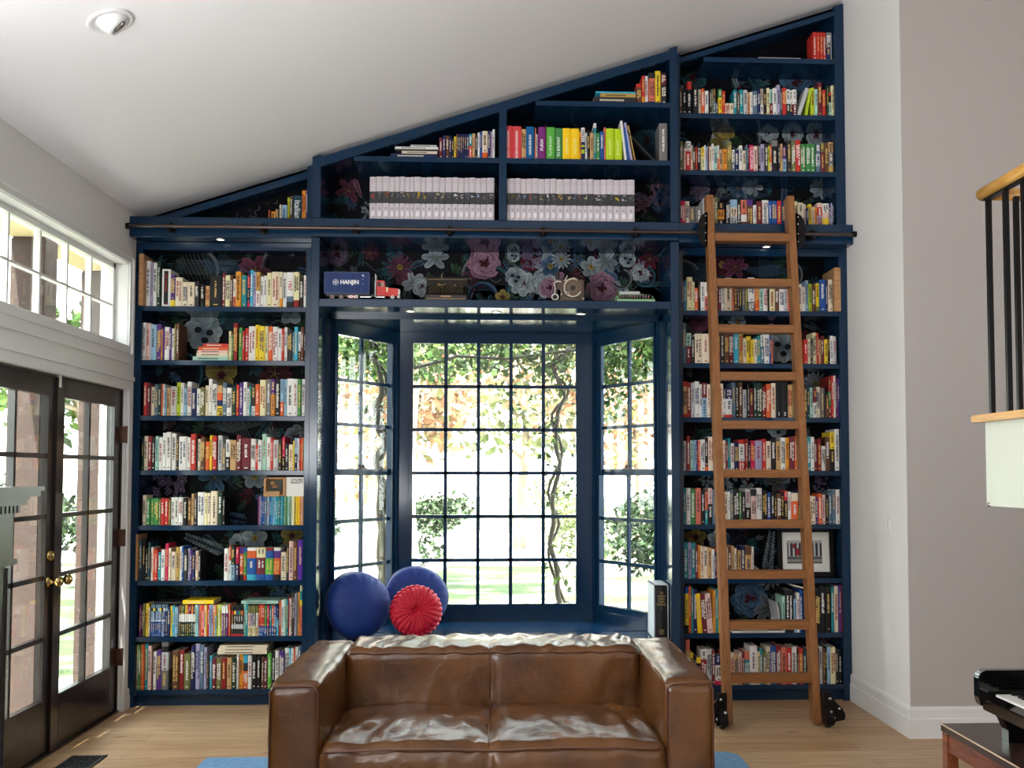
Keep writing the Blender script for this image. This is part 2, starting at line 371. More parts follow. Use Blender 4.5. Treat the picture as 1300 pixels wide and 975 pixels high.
# door casing and window casing on the left wall (stepped mouldings)
def frame_yz(name, ya, yb, za, zb, w, t, m, bottom=True, kind=True, x=XL):
    q = MB()
    for (a, b) in (((ya-w, za-(w if bottom else 0)), (ya, zb+w)), ((yb, za-(w if bottom else 0)), (yb+w, zb+w)), ((ya, zb), (yb, zb+w))) + ((((ya, za-w), (yb, za)),) if bottom else ()):
        q.box((x, a[0], a[1]), (x+t, b[0], b[1]))
    o = q.build(name, m, bevel=.003)
    return struct(o)
frame_yz('trim_1', DOOR_Y0, DOOR_Y1, 0.0, DOOR_Z, .055, .018, M['trim'], bottom=False)
sbox('trim_2', (XL, DOOR_Y0-.055, DOOR_Z+.057), (XL+.028, DOOR_Y1+.057, DOOR_Z+.082), M['trim'])
frame_yz('trim_3', TW_Y0, TW_Y1, TW_Z0, TW_Z1, .05, .016, M['trim'])
q = MB()
for (a, b) in (((TW_Y0-.05, TW_Z1+.03), (TW_Y1+.05, TW_Z1+.052)), ((TW_Y1+.03, TW_Z0-.05), (TW_Y1+.052, TW_Z1+.052))): q.box((XL, a[0], a[1]), (XL+.026, b[0], b[1]))
struct(q.build('trim_4', M['trim'], bevel=.003))
sbox('trim_5', (XL, TW_Y0-.05, TW_Z0-.11), (XL+.012, TW_Y1+.05, TW_Z0-.052), M['trim'])
# high window
tw = empty('window_4', (XL-.09, -1.0, 2.2)); struct(tw, 'white framed high window of small panes above the dark garden doors')
q = MB(); xg = XL-.10; fw = .035
for (a, b) in (((TW_Y0, TW_Z0), (TW_Y1, TW_Z0+fw)), ((TW_Y0, TW_Z1-fw), (TW_Y1, TW_Z1)), ((TW_Y0, TW_Z0), (TW_Y0+fw, TW_Z1)), ((TW_Y1-fw, TW_Z0), (TW_Y1, TW_Z1))): q.box((xg-.03, a[0], a[1]), (xg+.025, b[0], b[1]))
q.build('window_frame', M['trim'], tw)
ys = [atX(u, 420, xg).y for u in (141.5, 111, 80.6, 44.6, 7)]
y_edges = [TW_Y1-fw]+[atX(u, 390, xg).y for u in (111.5, 80.6, 45.5, 4)]
q = MB()
for yy in y_edges[1:]+[y_edges[-1]-.4]: q.box((xg-.015, yy-.009, TW_Z0+fw), (xg+.018, yy+.009, TW_Z1-fw))
q.build('muntin', M['trim'], tw)
q = MB(); zz = (TW_Z0+TW_Z1)/2-.01; q.box((xg-.012, TW_Y0+fw, zz-.006), (xg+.02, TW_Y1-fw, zz+.006)); q.build('muntin', M['trim'], tw)
q = MB(); q.box((xg-.004, TW_Y0+fw, TW_Z0+fw), (xg-.001, TW_Y1-fw, TW_Z1-fw)); q.build('pane', M['glass'], tw)
q = MB()  # reveal lining
for (a, b) in (((TW_Y0, TW_Z0), (TW_Y1, TW_Z0+.003)), ((TW_Y0, TW_Z1-.003), (TW_Y1, TW_Z1)), ((TW_Y1-.003, TW_Z0), (TW_Y1, TW_Z1))): q.box((T-.002, a[0], a[1]), (XL+.002, b[0], b[1]))
q.build('window_lining', M['trim'], tw)
# garden doors (pair), hinge side near the bookcase
def garden_door(n, ya, yb, label, knobs):
    d = empty('door_%d' % n, (XL-.05, (ya+yb)/2, 0)); struct(d, label)
    x0, x1 = XL-.075, XL-.03; st = .095; top = .10; bot = .27; z0, z1 = .012, DOOR_Z-.01
    q = MB()
    q.box((x0, ya, z0), (x1, ya+st, z1)); q.box((x0, yb-st, z0), (x1, yb, z1)); q.box((x0, ya+st, z1-top), (x1, yb-st, z1)); q.box((x0, ya+st, z0), (x1, yb-st, z0+bot))
    q.build('door_frame', M['darkwood'], d, bevel=.004)
    gy0, gy1, gz0, gz1 = ya+st, yb-st, z0+bot, z1-top
    q = MB(); cyy = (gy0+gy1)/2; q.box((x0+.008, cyy-.012, gz0), (x1-.006, cyy+.012, gz1))
    for k in range(1, 5):
        z = gz0+(gz1-gz0)*k/5; q.box((x0+.008, gy0, z-.012), (x1-.006, gy1, z+.012))
    q.build('muntin', M['darkwood'], d)
    q = MB(); q.box(((x0+x1)/2-.002, gy0, gz0), ((x0+x1)/2+.002, gy1, gz1)); q.build('pane', M['glass'], d)
    for (yy, zz, r, big) in knobs:
        q = MB(); X = Matrix.Translation((x1, yy, zz)) @ Matrix.Rotation(math.radians(90), 4, 'Y')
        if big: prof = [(0, 0), (.03, 0), (.031, .006), (.014, .012), (.011, .03), (.02, .038), (.028, .05), (.027, .062), (.016, .072), (0, .074)]
        else: prof = [(0, 0), (.03, 0), (.032, .008), (.026, .018), (.02, .022), (.018, .026), (0, .028)]
        q.lathe(prof, 20, mx=X); q.build('door_knob' if big else 'deadbolt', M['brass'], d)
    return d
ym = (DOOR_Y0+DOOR_Y1)/2-.01
dr = garden_door(2, ym+.002, DOOR_Y1-.012, 'right leaf of the dark garden doors, hinged beside the bookcase', [(ym+.055, .885, .03, 1)])
dl = garden_door(1, DOOR_Y0+.012, ym-.002, 'left leaf of the dark garden doors with brass deadbolt and knob', [(ym-.06, .885, .03, 1), (ym-.06, 1.02, .03, 0)])
q = MB(); q.box((XL-.03, ym-.028, .012), (XL-.015, ym+.028, DOOR_Z-.012)); q.build('astragal', M['darkwood'], dr)
for z in (.33, 1.05, 1.68):
    q = MB(); q.box((XL-.03, DOOR_Y1-.018, z-.05), (XL+.004, DOOR_Y1+.008, z+.05)); q.cyl((XL+.004, DOOR_Y1-.004, z-.052), (XL+.004, DOOR_Y1-.004, z+.052), .007)
    q.build('hinge', mat('oil_rubbed_hinge', (96, 66, 52), .35, metal=.7), dr)
q = MB(); q.box((XL-.078, DOOR_Y0, DOOR_Z-.008), (XL-.02, DOOR_Y1, DOOR_Z+.0)); q.box((XL-.078, DOOR_Y1-.01, 0), (XL-.02, DOOR_Y1, DOOR_Z)); q.box((XL-.1, DOOR_Y0, 0), (XL-.01, DOOR_Y1, .01))
struct(q.build('trim_6', M['darkwood']))
q = MB(); q.box((XL-.03, ym-.02, DOOR_Z-.065), (XL-.012, ym+.012, DOOR_Z+.012))
tag(q.build('door_sensor', M['trim'], bevel=.003), 'small white alarm sensor over the meeting of the dark garden doors', 'sensor')
# ------------------------------------------------------------------ bay window
ZS, ZT = .40, 2.476          # seat top, soffit
BP0, BP1, BP2, BP3 = Vector((-1.10, .235)), Vector((-.72, .86)), Vector((.70, .86)), Vector((1.078, .235))
def bay_window(n, A, B, z0, z1, cols, rows, label, hung=False, fr=.075, side_fr=None, sill=.10, topfr=.06, us=None, zs=None):
    w = empty('window_%d' % n, ((A.x+B.x)/2, (A.y+B.y)/2, z0)); struct(w, label)
    d = (B-A); L = d.length; ang = math.atan2(d.y, d.x)
    mx = Matrix.Translation((A.x, A.y, 0)) @ Matrix.Rotation(ang, 4, 'Z')      # local: x along, y outward(+), z up
    u0, u1 = us; a0, a1 = zs
    q = MB(); t0, t1 = -.02, .026
    q.box((0, t0, z0), (u0, t1, z1), mx=mx); q.box((u1, t0, z0), (L, t1, z1), mx=mx); q.box((u0, t0, a1), (u1, t1, z1), mx=mx); q.box((u0, t0, z0), (u1, t1, a0), mx=mx)
    # stepped stops
    for e, s1 in ((.022, -.034),):
        q.box((e, s1, z0), (u0-.03, t0, z1), mx=mx); q.box((u1+.03, s1, z0), (L-e, t0, z1), mx=mx)
        q.box((u0-.03, s1, a1+.03), (u1+.03, t0, z1-.01), mx=mx); q.box((u0-.03, s1, z0), (u1+.03, t0, a0-.045), mx=mx)
    q.build('window_frame', M['navy'], w)
    def mun(ua, ub, za, zb, c, r, yo):
        q = MB()
        for i in range(1, c): uu = ua+(ub-ua)*i/c; q.box((uu-.0125, yo, za), (uu+.0125, yo+.02, zb), mx=mx)
        for i in range(1, r): zz = za+(zb-za)*i/r; q.box((ua, yo, zz-.012), (ub, yo+.02, zz+.012), mx=mx)
        q.build('muntin', M['navy'], w)
    if hung:
        zm = 1.452
        q = MB(); q.box((u0, .0, zm-.022), (u1, .026, zm+.022), mx=mx); q.box((u0, -.015, zm-.022), (u0+.022, .0, a1), mx=mx)
        q.build('meeting_rail', M['navy'], w)
        q = MB(); um = (u0+u1)/2; q.box((um-.03, -.02, zm+.02), (um+.03, .01, zm+.03), mx=mx); q.lathe([(.014, 0), (.014, .012), (.006, .02), (0, .021)], 12, mx=mx @ Matrix.Translation((um, -.006, zm+.03)))
        q.build('sash_lock', M['bronze'], w)
        mun(u0, u1, zm+.022, a1, 2, 3, .01); mun(u0, u1, a0, zm-.022, 2, 3, .0)
    else: mun(u0, u1, a0, a1, cols, rows, .0)
    q = MB(); q.box((u0, .012, a0), (u1, .015, a1), mx=mx); q.build('pane', M['glass'], w)
    return w
def u_on(A, B, u, v):
    """distance along the wall line A-B where the sight line of a photo point meets it"""
    d = ray(u, v); p = CAM; e = (B-A).normalized()
    # p.xy + t d.xy = A + s e
    det = d.x*(-e.y)+e.x*d.y; t = ((A.x-p.x)*(-e.y)+e.x*(A.y-p.y))/det
    s = (Vector((p.x+t*d.x, p.y+t*d.y))-A).dot(e); return s, p.z+t*d.z
c0 = u_on(BP1, BP2, 525, 436); c1 = u_on(BP1, BP2, 731, 766)
bay_window(2, BP1, BP2, ZS, 2.455, 5, 6, 'centre bay window of thirty small panes in navy bars', us=(c0[0], c1[0]), zs=(c1[1], c0[1]))
l0 = u_on(BP0, BP1, 425, 424); l1 = u_on(BP0, BP1, 495.5, 435)
r0_ = u_on(BP2, BP3, 763, 434); r1_ = u_on(BP2, BP3, 832, 428); 
bay_window(1, BP0, BP1, ZS, 2.455, 2, 6, 'narrow angled bay window on the left, behind the blue cushions', True, us=(l0[0], l1[0]), zs=(c1[1], l0[1]))
bay_window(3, BP2, BP3, ZS, 2.455, 2, 6, 'narrow angled bay window on the right, beside the black slipcased book', True, us=(r0_[0], r1_[0]), zs=(c1[1], r1_[1]))
# bay shell: seat board under the windows, roof and outer knee wall
q = MB(); bay = [(BP0.x-.02, .22), (BP1.x-.02, .92), (BP2.x+.02, .92), (BP3.x+.02, .22)]
q.prism(bay, 'z', 2.456, 2.56); struct(q.build('ceiling_bay', M['navy']))
q = MB(); q.prism(bay, 'z', 0, ZS-.03); struct(q.build('wall_bay', M['wall']))
q = MB(); q.prism([(BP0.x-.3, .3), (BP1.x-.25, 1.15), (BP2.x+.25, 1.15), (BP3.x+.3, .3)], 'z', 2.56, 2.7); struct(q.build('roof_bay', mat('grey_roof_shingle', (90, 88, 86), .9)))
# window seat
ws = empty('window_seat', (0, .2, 0), label='navy painted window seat built into the bay behind the leather sofa', cat='window seat')
q = MB(); q.prism([(-1.108, -.135), (1.084, -.135), (1.084, .30), (BP3.x+.0, .30), (BP2.x, .845), (BP1.x, .845), (BP0.x, .30), (-1.108, .30)], 'z', ZS-.028, ZS); q.build('seat_board', M['navy'], ws)
q = MB(); q.box((-1.108, -.12, 0), (1.084, -.10, ZS-.028)); q.build('front_panel', M['navy'], ws)
q = MB(); q.box((-1.1, .312, ZS), (1.078, .32, ZS+.003)); q.build('seam_strip', M['navy'], ws)
# ------------------------------------------------------------------ wallpaper prints
PET = {'pink': ((120, 60, 96), (196, 150, 176)), 'rose': ((84, 22, 48), (150, 80, 112)), 'white': ((96, 124, 146), (206, 220, 226)), 'blue': ((20, 44, 84), (96, 140, 178)),
       'yellow': ((110, 84, 24), (206, 182, 96)), 'teal': ((10, 40, 52), (60, 120, 132)), 'green': ((22, 44, 34), (70, 110, 80)), 'grey': ((50, 56, 62), (150, 160, 168)), 'lilac': ((70, 50, 90), (170, 150, 190)), 'wine': ((44, 12, 22), (110, 36, 52))}
PET = {k: tuple(tuple(int(v*.72) for v in c) for c in t) for k, t in PET.items()}
class Paper:
    def __init__(s, rng): s.q = MB(); s.r = rng; s.h = 0
    def poly(s, pts, c0, c1):
        s.h += 1; y = BACK-.0012-.0000025*s.h; n = len(pts)
        # fan from the base point (dark) to rim (light)
        fs = []; base = pts[0]
        for i in range(1, n-1):
            p = [pts[0], pts[i], pts[i+1]]
            s.q.face([(s.cl(a[0], 0), y, s.cl(a[1], 1)) for a in p], [c0, c1, c1])
    def cl(s, v, k):
        return max(s.lim[k][0], min(s.lim[k][1], v))
    def petal(s, x, z, a, L, w, key, n=7, curl=0):
        c0, c1 = PET[key]; j = s.r.uniform(.75, 1.1); c1 = tuple(min(255, v*j) for v in c1); pts = [(x, z)]
        for i in range(n):
            t = i/(n-1); ang = (t-.5)*math.pi*1.15
            rr = L*(.72+.28*math.cos(ang)); w_j = s.r.uniform(.86, 1.1) if n > 5 else 1; px_ = math.cos(ang)*.5*L+.5*L; pz = math.sin(ang)*w*w_j
            ca_, sa_ = math.cos(a+curl*px_/L), math.sin(a+curl*px_/L); pts.append((x+px_*ca_-pz*sa_, z+px_*sa_+pz*ca_))
        s.poly(pts, c0, c1)
        if L > .012:
            s.stroke([pts[0], pts[1+n//2]], max(.0008, L*.022), tuple(int(v*.6) for v in c0))
            q0, q1 = pts[1+n//2-1], pts[1+n//2+1]
            for e in (q0, q1): s.stroke([(x*.75+e[0]*.25, z*.75+e[1]*.25), (x*.12+e[0]*.88, z*.12+e[1]*.88)], max(.0007, L*.016), tuple(int(v*.72) for v in c1))
            s.stroke([pts[i] for i in range(2, n)], max(.0008, L*.02), tuple(min(255, int(v*1.25)) for v in c1))
    def flower(s, x, z, R, key, kind):
        r = s.r
        if kind == 'peony':
            for lay in range(4):
                rad = R*(1-.22*lay); n = 8-lay
                for k in range(n): s.petal(x+r.uniform(-.05, .05)*R, z+r.uniform(-.05, .05)*R, 2*math.pi*(k+.4*lay)/n+r.uniform(-.15, .15), rad, rad*.42, key)
            for k in range(7): s.petal(x, z, r.uniform(0, 6.3), R*.32, R*.1, 'wine')
            for k in range(26):
                a, d = r.uniform(0, 6.3), R*r.uniform(.2, .95); c_ = PET[key][1] if k % 2 else PET[key][0]; sw = r.uniform(.25, .6)
                s.stroke([(x+(d+.04*R*math.sin(j*2.2))*math.cos(a+sw*j/5), z+(d+.04*R*math.sin(j*2.2))*math.sin(a+sw*j/5)) for j in range(6)], max(.001, R*.03), tuple(min(255, int(v*1.15)) for v in c_) if k % 2 else tuple(int(v*.6) for v in c_))
        elif kind == 'lily':
            for k in range(6): s.petal(x, z, 2*math.pi*k/6+r.uniform(-.1, .1), R*r.uniform(.85, 1.05), R*.24, key, curl=r.uniform(-.3, .3))
            for k in range(5): s.stroke([(x, z), (x+R*.3*math.cos(k*1.3), z+R*.3*math.sin(k*1.3))], R*.02, PET['yellow'][1])
        elif kind == 'five':
            for k in range(5): s.petal(x, z, 2*math.pi*k/5+.3, R, R*.42, key)
            for k in range(6): s.petal(x, z, k, R*.28, R*.12, 'yellow' if key != 'yellow' else 'wine')
        elif kind == 'daisy':
            for k in range(14): s.petal(x, z, 2*math.pi*k/14, R, R*.1, key)
            for k in range(6): s.petal(x, z, k, R*.22, R*.12, 'yellow')
        elif kind == 'cluster':
            for k in range(46):
                a = r.uniform(0, 6.3); d = R*math.sqrt(r.random()); 
                for j in range(4): s.petal(x+d*math.cos(a), z+d*math.sin(a), j*1.57+a, R*.14, R*.06, key)
        elif kind == 'leaf':
            a = r.uniform(0, 6.3)
            for k in range(5): s.petal(x, z, a+(k-2)*.45, R*r.uniform(.7, 1.1), R*.12, key)
        elif kind == 'feather':
            a = r.uniform(0, 6.3); 
            for k in range(12):
                t = k/12; bx, bz = x+R*(t-.5)*2*math.cos(a), z+R*(t-.5)*2*math.sin(a)
                for sg in (-1, 1): s.petal(bx, bz, a+sg*.7, R*.45*(1-t*.5), R*.05, key)
    def stroke(s, pts, w, c):
        s.h += 1; y = BACK-.0012-.0000025*s.h
        for i in range(len(pts)-1):
            (x0, z0), (x1, z1) = pts[i], pts[i+1]; dx, dz = x1-x0, z1-z0; L = math.hypot(dx, dz) or 1; nx, nz = -dz/L*w/2, dx/L*w/2
            s.q.face([(s.cl(a, 0), y, s.cl(b, 1)) for a, b in ((x0+nx, z0+nz), (x1+nx, z1+nz), (x1-nx, z1-nz), (x0-nx, z0-nz))], c)
    def arc(s, x, z, R, a0, a1, w, key):
        c0, c1 = PET[key]
        for k, (dr, ww, c) in enumerate(((0, w, c0), (w*.18, w*.45, c1), (-w*.3, w*.12, c0))):
            s.stroke([(x+(R+dr)*math.cos(a0+(a1-a0)*i/22), z+(R+dr)*math.sin(a0+(a1-a0)*i/22)) for i in range(23)], ww, c)
        for i in range(26):  # scales
            a = a0+(a1-a0)*i/26; s.stroke([(x+(R-w*.35)*math.cos(a), z+(R-w*.35)*math.sin(a)), (x+(R+w*.4)*math.cos(a+.05), z+(R+w*.4)*math.sin(a+.05))], w*.06, c0)
    def skull(s, x, z, R):
        for k in range(9): s.petal(x-.1*R, z, k*.7, R, R*.4, 'white')
        for ex, ez in ((-.35, .1), (.25, -.05), (0, -.45)):
            s.h += 1; y = BACK-.0012-.0000025*s.h
            s.q.face([(s.cl(x+R*(ex+.2*math.cos(t*.785)), 0), y, s.cl(z+R*(ez+.17*math.sin(t*.785)), 1)) for t in range(8)], (14, 16, 26))
    def lattice(s, x, z, R, key):
        c = PET[key][1]; r = s.r; a = r.uniform(0, 3)
        for k in range(9):
            for sg in (-1, 1):
                o_ = (k-4)*R*.2; pts = []
                for i in range(9):
                    t = (i-4)/4*R; u = t; v = o_+sg*t*.8+.1*R*math.sin(t*9); pts.append((x+u*math.cos(a)-v*math.sin(a), z+.5*(u*math.sin(a)+v*math.cos(a))))
                s.stroke(pts, .0022, c)
def wallpaper(x0, x1, z0, z1, parent, seed, poly=None, named=(), dens=1.0):
    rng = random.Random(seed); P = Paper(rng); P.lim = ((x0, x1), (z0, z1))
    if poly: P.q.prism(poly, 'y', BACK, BACK+.003, (9, 10, 17))
    else: P.q.box((x0, BACK, z0), (x1, BACK+.003, z1), (9, 10, 17))
    def inside(x, z, R):
        return x0-.3*R < x < x1+.3*R and z0 < z < z1 and (not poly or z+R < ceil_z(x)-.12)
    area = (x1-x0)*(z1-z0); n = int(area*60*dens)
    for k in range(n):
        x, z = rng.uniform(x0, x1), rng.uniform(z0, z1); R = rng.uniform(.05, .1)
        if not inside(x, z, R): continue
        P.flower(x, z, R*rng.uniform(.6, 1.1), rng.choice(['green', 'teal', 'wine', 'blue', 'green', 'teal', 'grey']), rng.choice(['leaf', 'leaf', 'feather', 'leaf']))
        if k % 3 == 0: P.stroke([(x+.02*i, z+.03*math.sin(i*.7+k)) for i in range(8)], .003, PET[rng.choice(['green', 'grey', 'teal'])][1])
    for k in range(int(area*11*dens)):
        x, z = rng.uniform(x0, x1), rng.uniform(z0, z1); R = rng.uniform(.06, .12)
        if not inside(x, z, R): continue
        t = rng.random()
        if t < .16: P.arc(x, z, R*1.0, rng.uniform(0, 3), rng.uniform(4, 6), R*.35, rng.choice(['teal', 'grey', 'blue']))
        elif t < .28: P.lattice(x, z, R*1.4, rng.choice(['teal', 'grey', 'blue']))
        elif t < .34: P.skull(x, z, R*.7)
        else: P.flower(x, z, R*.85, rng.choice(['rose', 'white', 'blue', 'lilac', 'wine', 'grey', 'pink', 'white']), rng.choice(['peony', 'lily', 'five', 'cluster', 'daisy']))
    for (u, v, Rp, key, kind) in named:
        p = atY(u, v, BACK); R = Rp/191.0
        if kind == 'arc': P.arc(p.x, p.z, R, -2.6, 1.3, R*.35, key)
        elif kind == 'skull': P.skull(p.x, p.z, R)
        elif kind == 'lattice': P.lattice(p.x, p.z, R, key)
        else: P.flower(p.x, p.z, R, key, kind)
    # nothing printed outside the panel above a sloped top
    if poly:
        keep = [i for i, fc in enumerate(P.q.f) if i < 6 or all(P.q.v[j][2] < ceil_z(P.q.v[j][0])-.07 for j in fc)]
        P.q.f = [P.q.f[i] for i in keep]; P.q.c = [P.q.c[i] for i in keep]; P.q.sm = [P.q.sm[i] for i in keep]
    return P.q.build('wallpaper_panel', M['wallpaper'], parent)
# ================================================================== BUILT-IN BOOKCASES
LB = (-2.236, -1.216); RB = (1.187, 2.207)       # inner widths of the lower bays
TH = .032
def lower_case(name_label, xa, xb, xo0, xo1, named, seed):
    t = empty('bookcase', ((xa+xb)/2, .15, 0), label=name_label, cat='bookcase')
    q = MB(); q.box((xo0, 0, 0), (xa, BACK, 2.90)); q.build('side_panel', M['navy'], t)
    q = MB(); q.box((xb, 0, 0), (xo1, BACK, 2.90)); q.build('side_panel', M['navy'], t)
    for k, z in enumerate(SH):
        q = MB(); q.box((xa, .004, z-TH), (xb, BACK, z)); q.build('shelf', M['navy'], t, bevel=.002, seg=1)
    q = MB(); q.box((xa, .04, .0), (xb, .06, SH[-1]-TH)); q.build('plinth', M['navy'], t)
    q = MB(); q.box((xa, .002, 2.852), (xb, .03, 2.90)); q.box((xa, .03, 2.885), (xb, BACK, 2.90)); q.build('top_rail', M['navy'], t)
    wallpaper(xa, xb, SH[-1], 2.895, t, seed, named=named)
    return t
lower_case('tall navy built-in bookcase left of the bay window, eight full shelves', LB[0], LB[1], XL, -1.161,
    [(325, 345, 24, 'rose', 'lily'), (250, 345, 26, 'grey', 'arc'), (285, 340, 20, 'blue', 'lattice'), (262, 422, 24, 'white', 'skull'), (300, 410, 22, 'teal', 'lattice'), (283, 477, 20, 'yellow', 'five'), (232, 475, 24, 'teal', 'arc'),
     (350, 475, 24, 'wine', 'lily'), (215, 612, 24, 'lilac', 'cluster'), (275, 606, 20, 'blue', 'lily'), (325, 605, 16, 'white', 'five'), (290, 655, 26, 'blue', 'feather'), (325, 683, 16, 'white', 'five'), (372, 680, 14, 'yellow', 'five'), (262, 690, 26, 'white', 'feather'),
     (300, 540, 20, 'grey', 'lattice'), (340, 540, 20, 'teal', 'feather'), (200, 340, 20, 'teal', 'leaf')], 5)
lower_case('tall navy built-in bookcase right of the bay window, behind the oak ladder', RB[0], RB[1], 1.139, XR,
    [(932, 340, 18, 'rose', 'lily'), (975, 345, 20, 'blue', 'lattice'), (1000, 350, 16, 'grey', 'arc'), (886, 410, 14, 'rose', 'peony'), (993, 440, 22, 'white', 'skull'), (900, 605, 14, 'white', 'cluster'), (938, 612, 18, 'white', 'cluster'), (985, 612, 18, 'grey', 'lily'), (1046, 612, 16, 'lilac', 'cluster'),
     (882, 682, 14, 'yellow', 'five'), (908, 684, 12, 'white', 'five'), (975, 700, 26, 'white', 'feather'), (945, 690, 18, 'teal', 'leaf'), (950, 760, 24, 'blue', 'peony'), (975, 770, 22, 'grey', 'lily'), (900, 548, 18, 'teal', 'feather')], 9)
# centre: pilasters, display shelf over the bay, reveals
ct = empty('display_niche', (0, 0, ZT), label='navy surround of the bay window with a wide display shelf of curios over it', cat='shelf')
PX = (-1.160, -1.108, 1.084, 1.138)
q = MB(); q.box((PX[0], -.145, 0), (PX[1], .22, 2.905)); q.build('pilaster', M['navy'], ct, bevel=.003, seg=1)
q = MB(); q.box((PX[2], -.145, 0), (PX[3], .22, 2.905)); q.build('pilaster', M['navy'], ct, bevel=.003, seg=1)
q = MB(); q.box((PX[1], -.143, ZT), (PX[2], BACK+.02, ZT+.049)); q.build('display_shelf', M['navy'], ct, bevel=.002, seg=1)
q = MB(); q.box((PX[1], -.04, 2.915), (PX[2], BACK, 2.94)); q.box((PX[0], .21, ZT), (PX[1], BACK+.003, 2.905)); q.box((PX[2], .21, ZT), (PX[3], BACK+.003, 2.905)); q.build('niche_top', M['navy'], ct)
q = MB(); q.box((PX[1], .21, ZS), (PX[1]+.018, .26, ZT)); q.box((PX[2]-.018, .21, ZS), (PX[2], .26, ZT)); q.box((PX[1], .21, 2.452), (PX[2], .24, ZT)); q.build('inner_casing', M['navy'], ct)
wallpaper(PX[1], PX[2], ZT+.045, 2.93, ct, 21, named=[(428, 325, 15, 'lilac', 'peony'), (470, 322, 10, 'rose', 'lily'), (508, 340, 17, 'rose', 'daisy'), (552, 328, 18, 'white', 'lily'), (536, 365, 13, 'white', 'peony'), (598, 352, 12, 'rose', 'cluster'), (615, 334, 22, 'pink', 'peony'), (624, 362, 22, 'teal', 'arc'), (638, 378, 10, 'yellow', 'five'),
    (655, 352, 13, 'blue', 'skull'), (675, 325, 18, 'lilac', 'cluster'), (712, 330, 13, 'white', 'daisy'), (733, 332, 10, 'blue', 'lily'), (750, 340, 14, 'white', 'five'), (768, 332, 18, 'white', 'lily'), (764, 366, 20, 'pink', 'peony'), (697, 366, 13, 'pink', 'peony'), (797, 330, 11, 'white', 'skull'), (824, 330, 14, 'wine', 'lily'), (788, 355, 12, 'grey', 'arc'), (825, 362, 14, 'teal', 'feather'), (818, 352, 12, 'teal', 'arc')], dens=2.2)
# ledge/cornice across everything
q = MB()
zb, zt_ = 2.903, 3.03
q.box((XL+.001, -.13, zb), (PX[0]-.001, .0, zt_)); q.box((PX[3]+.001, -.13, zb), (XR-.001, .0, zt_)); q.box((PX[0]-.001, -.142, zb+.01), (PX[3]+.001, 0, zt_))
q.box((XL+.001, -.0, 2.94), (XR-.001, BACK, zt_-.001))
tag(q.build('cornice', M['navy'], bevel=.003, seg=1), 'navy horizontal ledge running across the whole wall above the lower bookcases', 'ledge')
# upper cabinets
def fascia(q, xa, xb, y, th, yb=None):
    q.prism([(xa, ceil_z(xa)-.035-th), (xb, ceil_z(xb)-.035-th), (xb, ceil_z(xb)-.035), (xa, ceil_z(xa)-.035)], 'y', y, y+.03)
def cavity(q, xa, xb):   # sloped board under the ceiling running back to the wall
    q.prism([(xa, ceil_z(xa)-.05), (xb, ceil_z(xb)-.05), (xb, ceil_z(xb)-.035), (xa, ceil_z(xa)-.035)], 'y', .0, BACK)
def upper_case(label, xa, xb, y, posts, shelves, th, seed, named=()):
    t = empty('upper_bookcase', ((xa+xb)/2, .15, zt_), label=label, cat='bookcase')
    q = MB(); fascia(q, xa, xb, y, th); cavity(q, xa, xb); q.build('sloped_fascia', M['navy'], t)
    for pa, pb in posts:
        cap = .06 if 0 <= pa < .1 else .02
        q = MB(); q.prism([(pa, zt_), (pb, zt_), (pb, ceil_z(pb)-cap), (pa, ceil_z(pa)-cap)], 'y', y-.001, BACK); q.build('upright', M['navy'], t)
    for (sa, sb, z) in shelves:
        q = MB(); sa2 = max(sa, (z+.05+.035-3.812)/.3275+.02) if z > 3.2 else sa
        q.box((sa2, y+.004, z-TH), (sb, BACK, z)); q.build('shelf', M['navy'], t)
    ia, ib = xa, xb
    # lining below the fascia keeps its whole height at the low end
    poly = [(ia, zt_), (ib, zt_), (ib, ceil_z(ib)-.05), (ia, ceil_z(ia)-.05)]
    wallpaper(ia, ib, zt_, ceil_z(ib)-.05, t, seed, poly=poly, named=named, dens=1.3)
    return t
def sz(u, v, y): return atY(u, v, y).z
upper_case('small triangular navy cabinet under the low end of the ceiling slope', XL+.06, -1.1615, 0, [(-1.215, -1.1615)], [], .06, 31, [(312, 262, 18, 'white', 'lily'), (345, 250, 12, 'white', 'lily'), (285, 270, 10, 'white', 'lily')])
zc1 = (sz(560, 200.5, -.13)+sz(745, 202.5, -.13))/2; zc2 = sz(770, 129.8, -.13)
upper_case('wide navy upper cabinet with white bound volumes, under the ceiling slope', -1.158, 1.136, -.145, [(-1.158, -1.106), (.003, .050), (1.086, 1.136)], [(-1.106, .003, zc1), (.05, 1.086, zc1), (.05, 1.086, zc2)], .06, 32,
    [(443, 243, 18, 'rose', 'lily'), (435, 262, 18, 'teal', 'leaf'), (455, 240, 12, 'pink', 'feather'), (822, 180, 20, 'teal', 'peony'), (835, 250, 16, 'blue', 'feather'), (815, 245, 14, 'lilac', 'leaf')])
zr = [(sz(866, 141.7, 0)+sz(1058, 147.8, 0))/2, (sz(866, 213.8, 0)+sz(1060, 219.8, 0))/2, (sz(900, 71.3, 0)+sz(1050, 75.6, 0))/2]
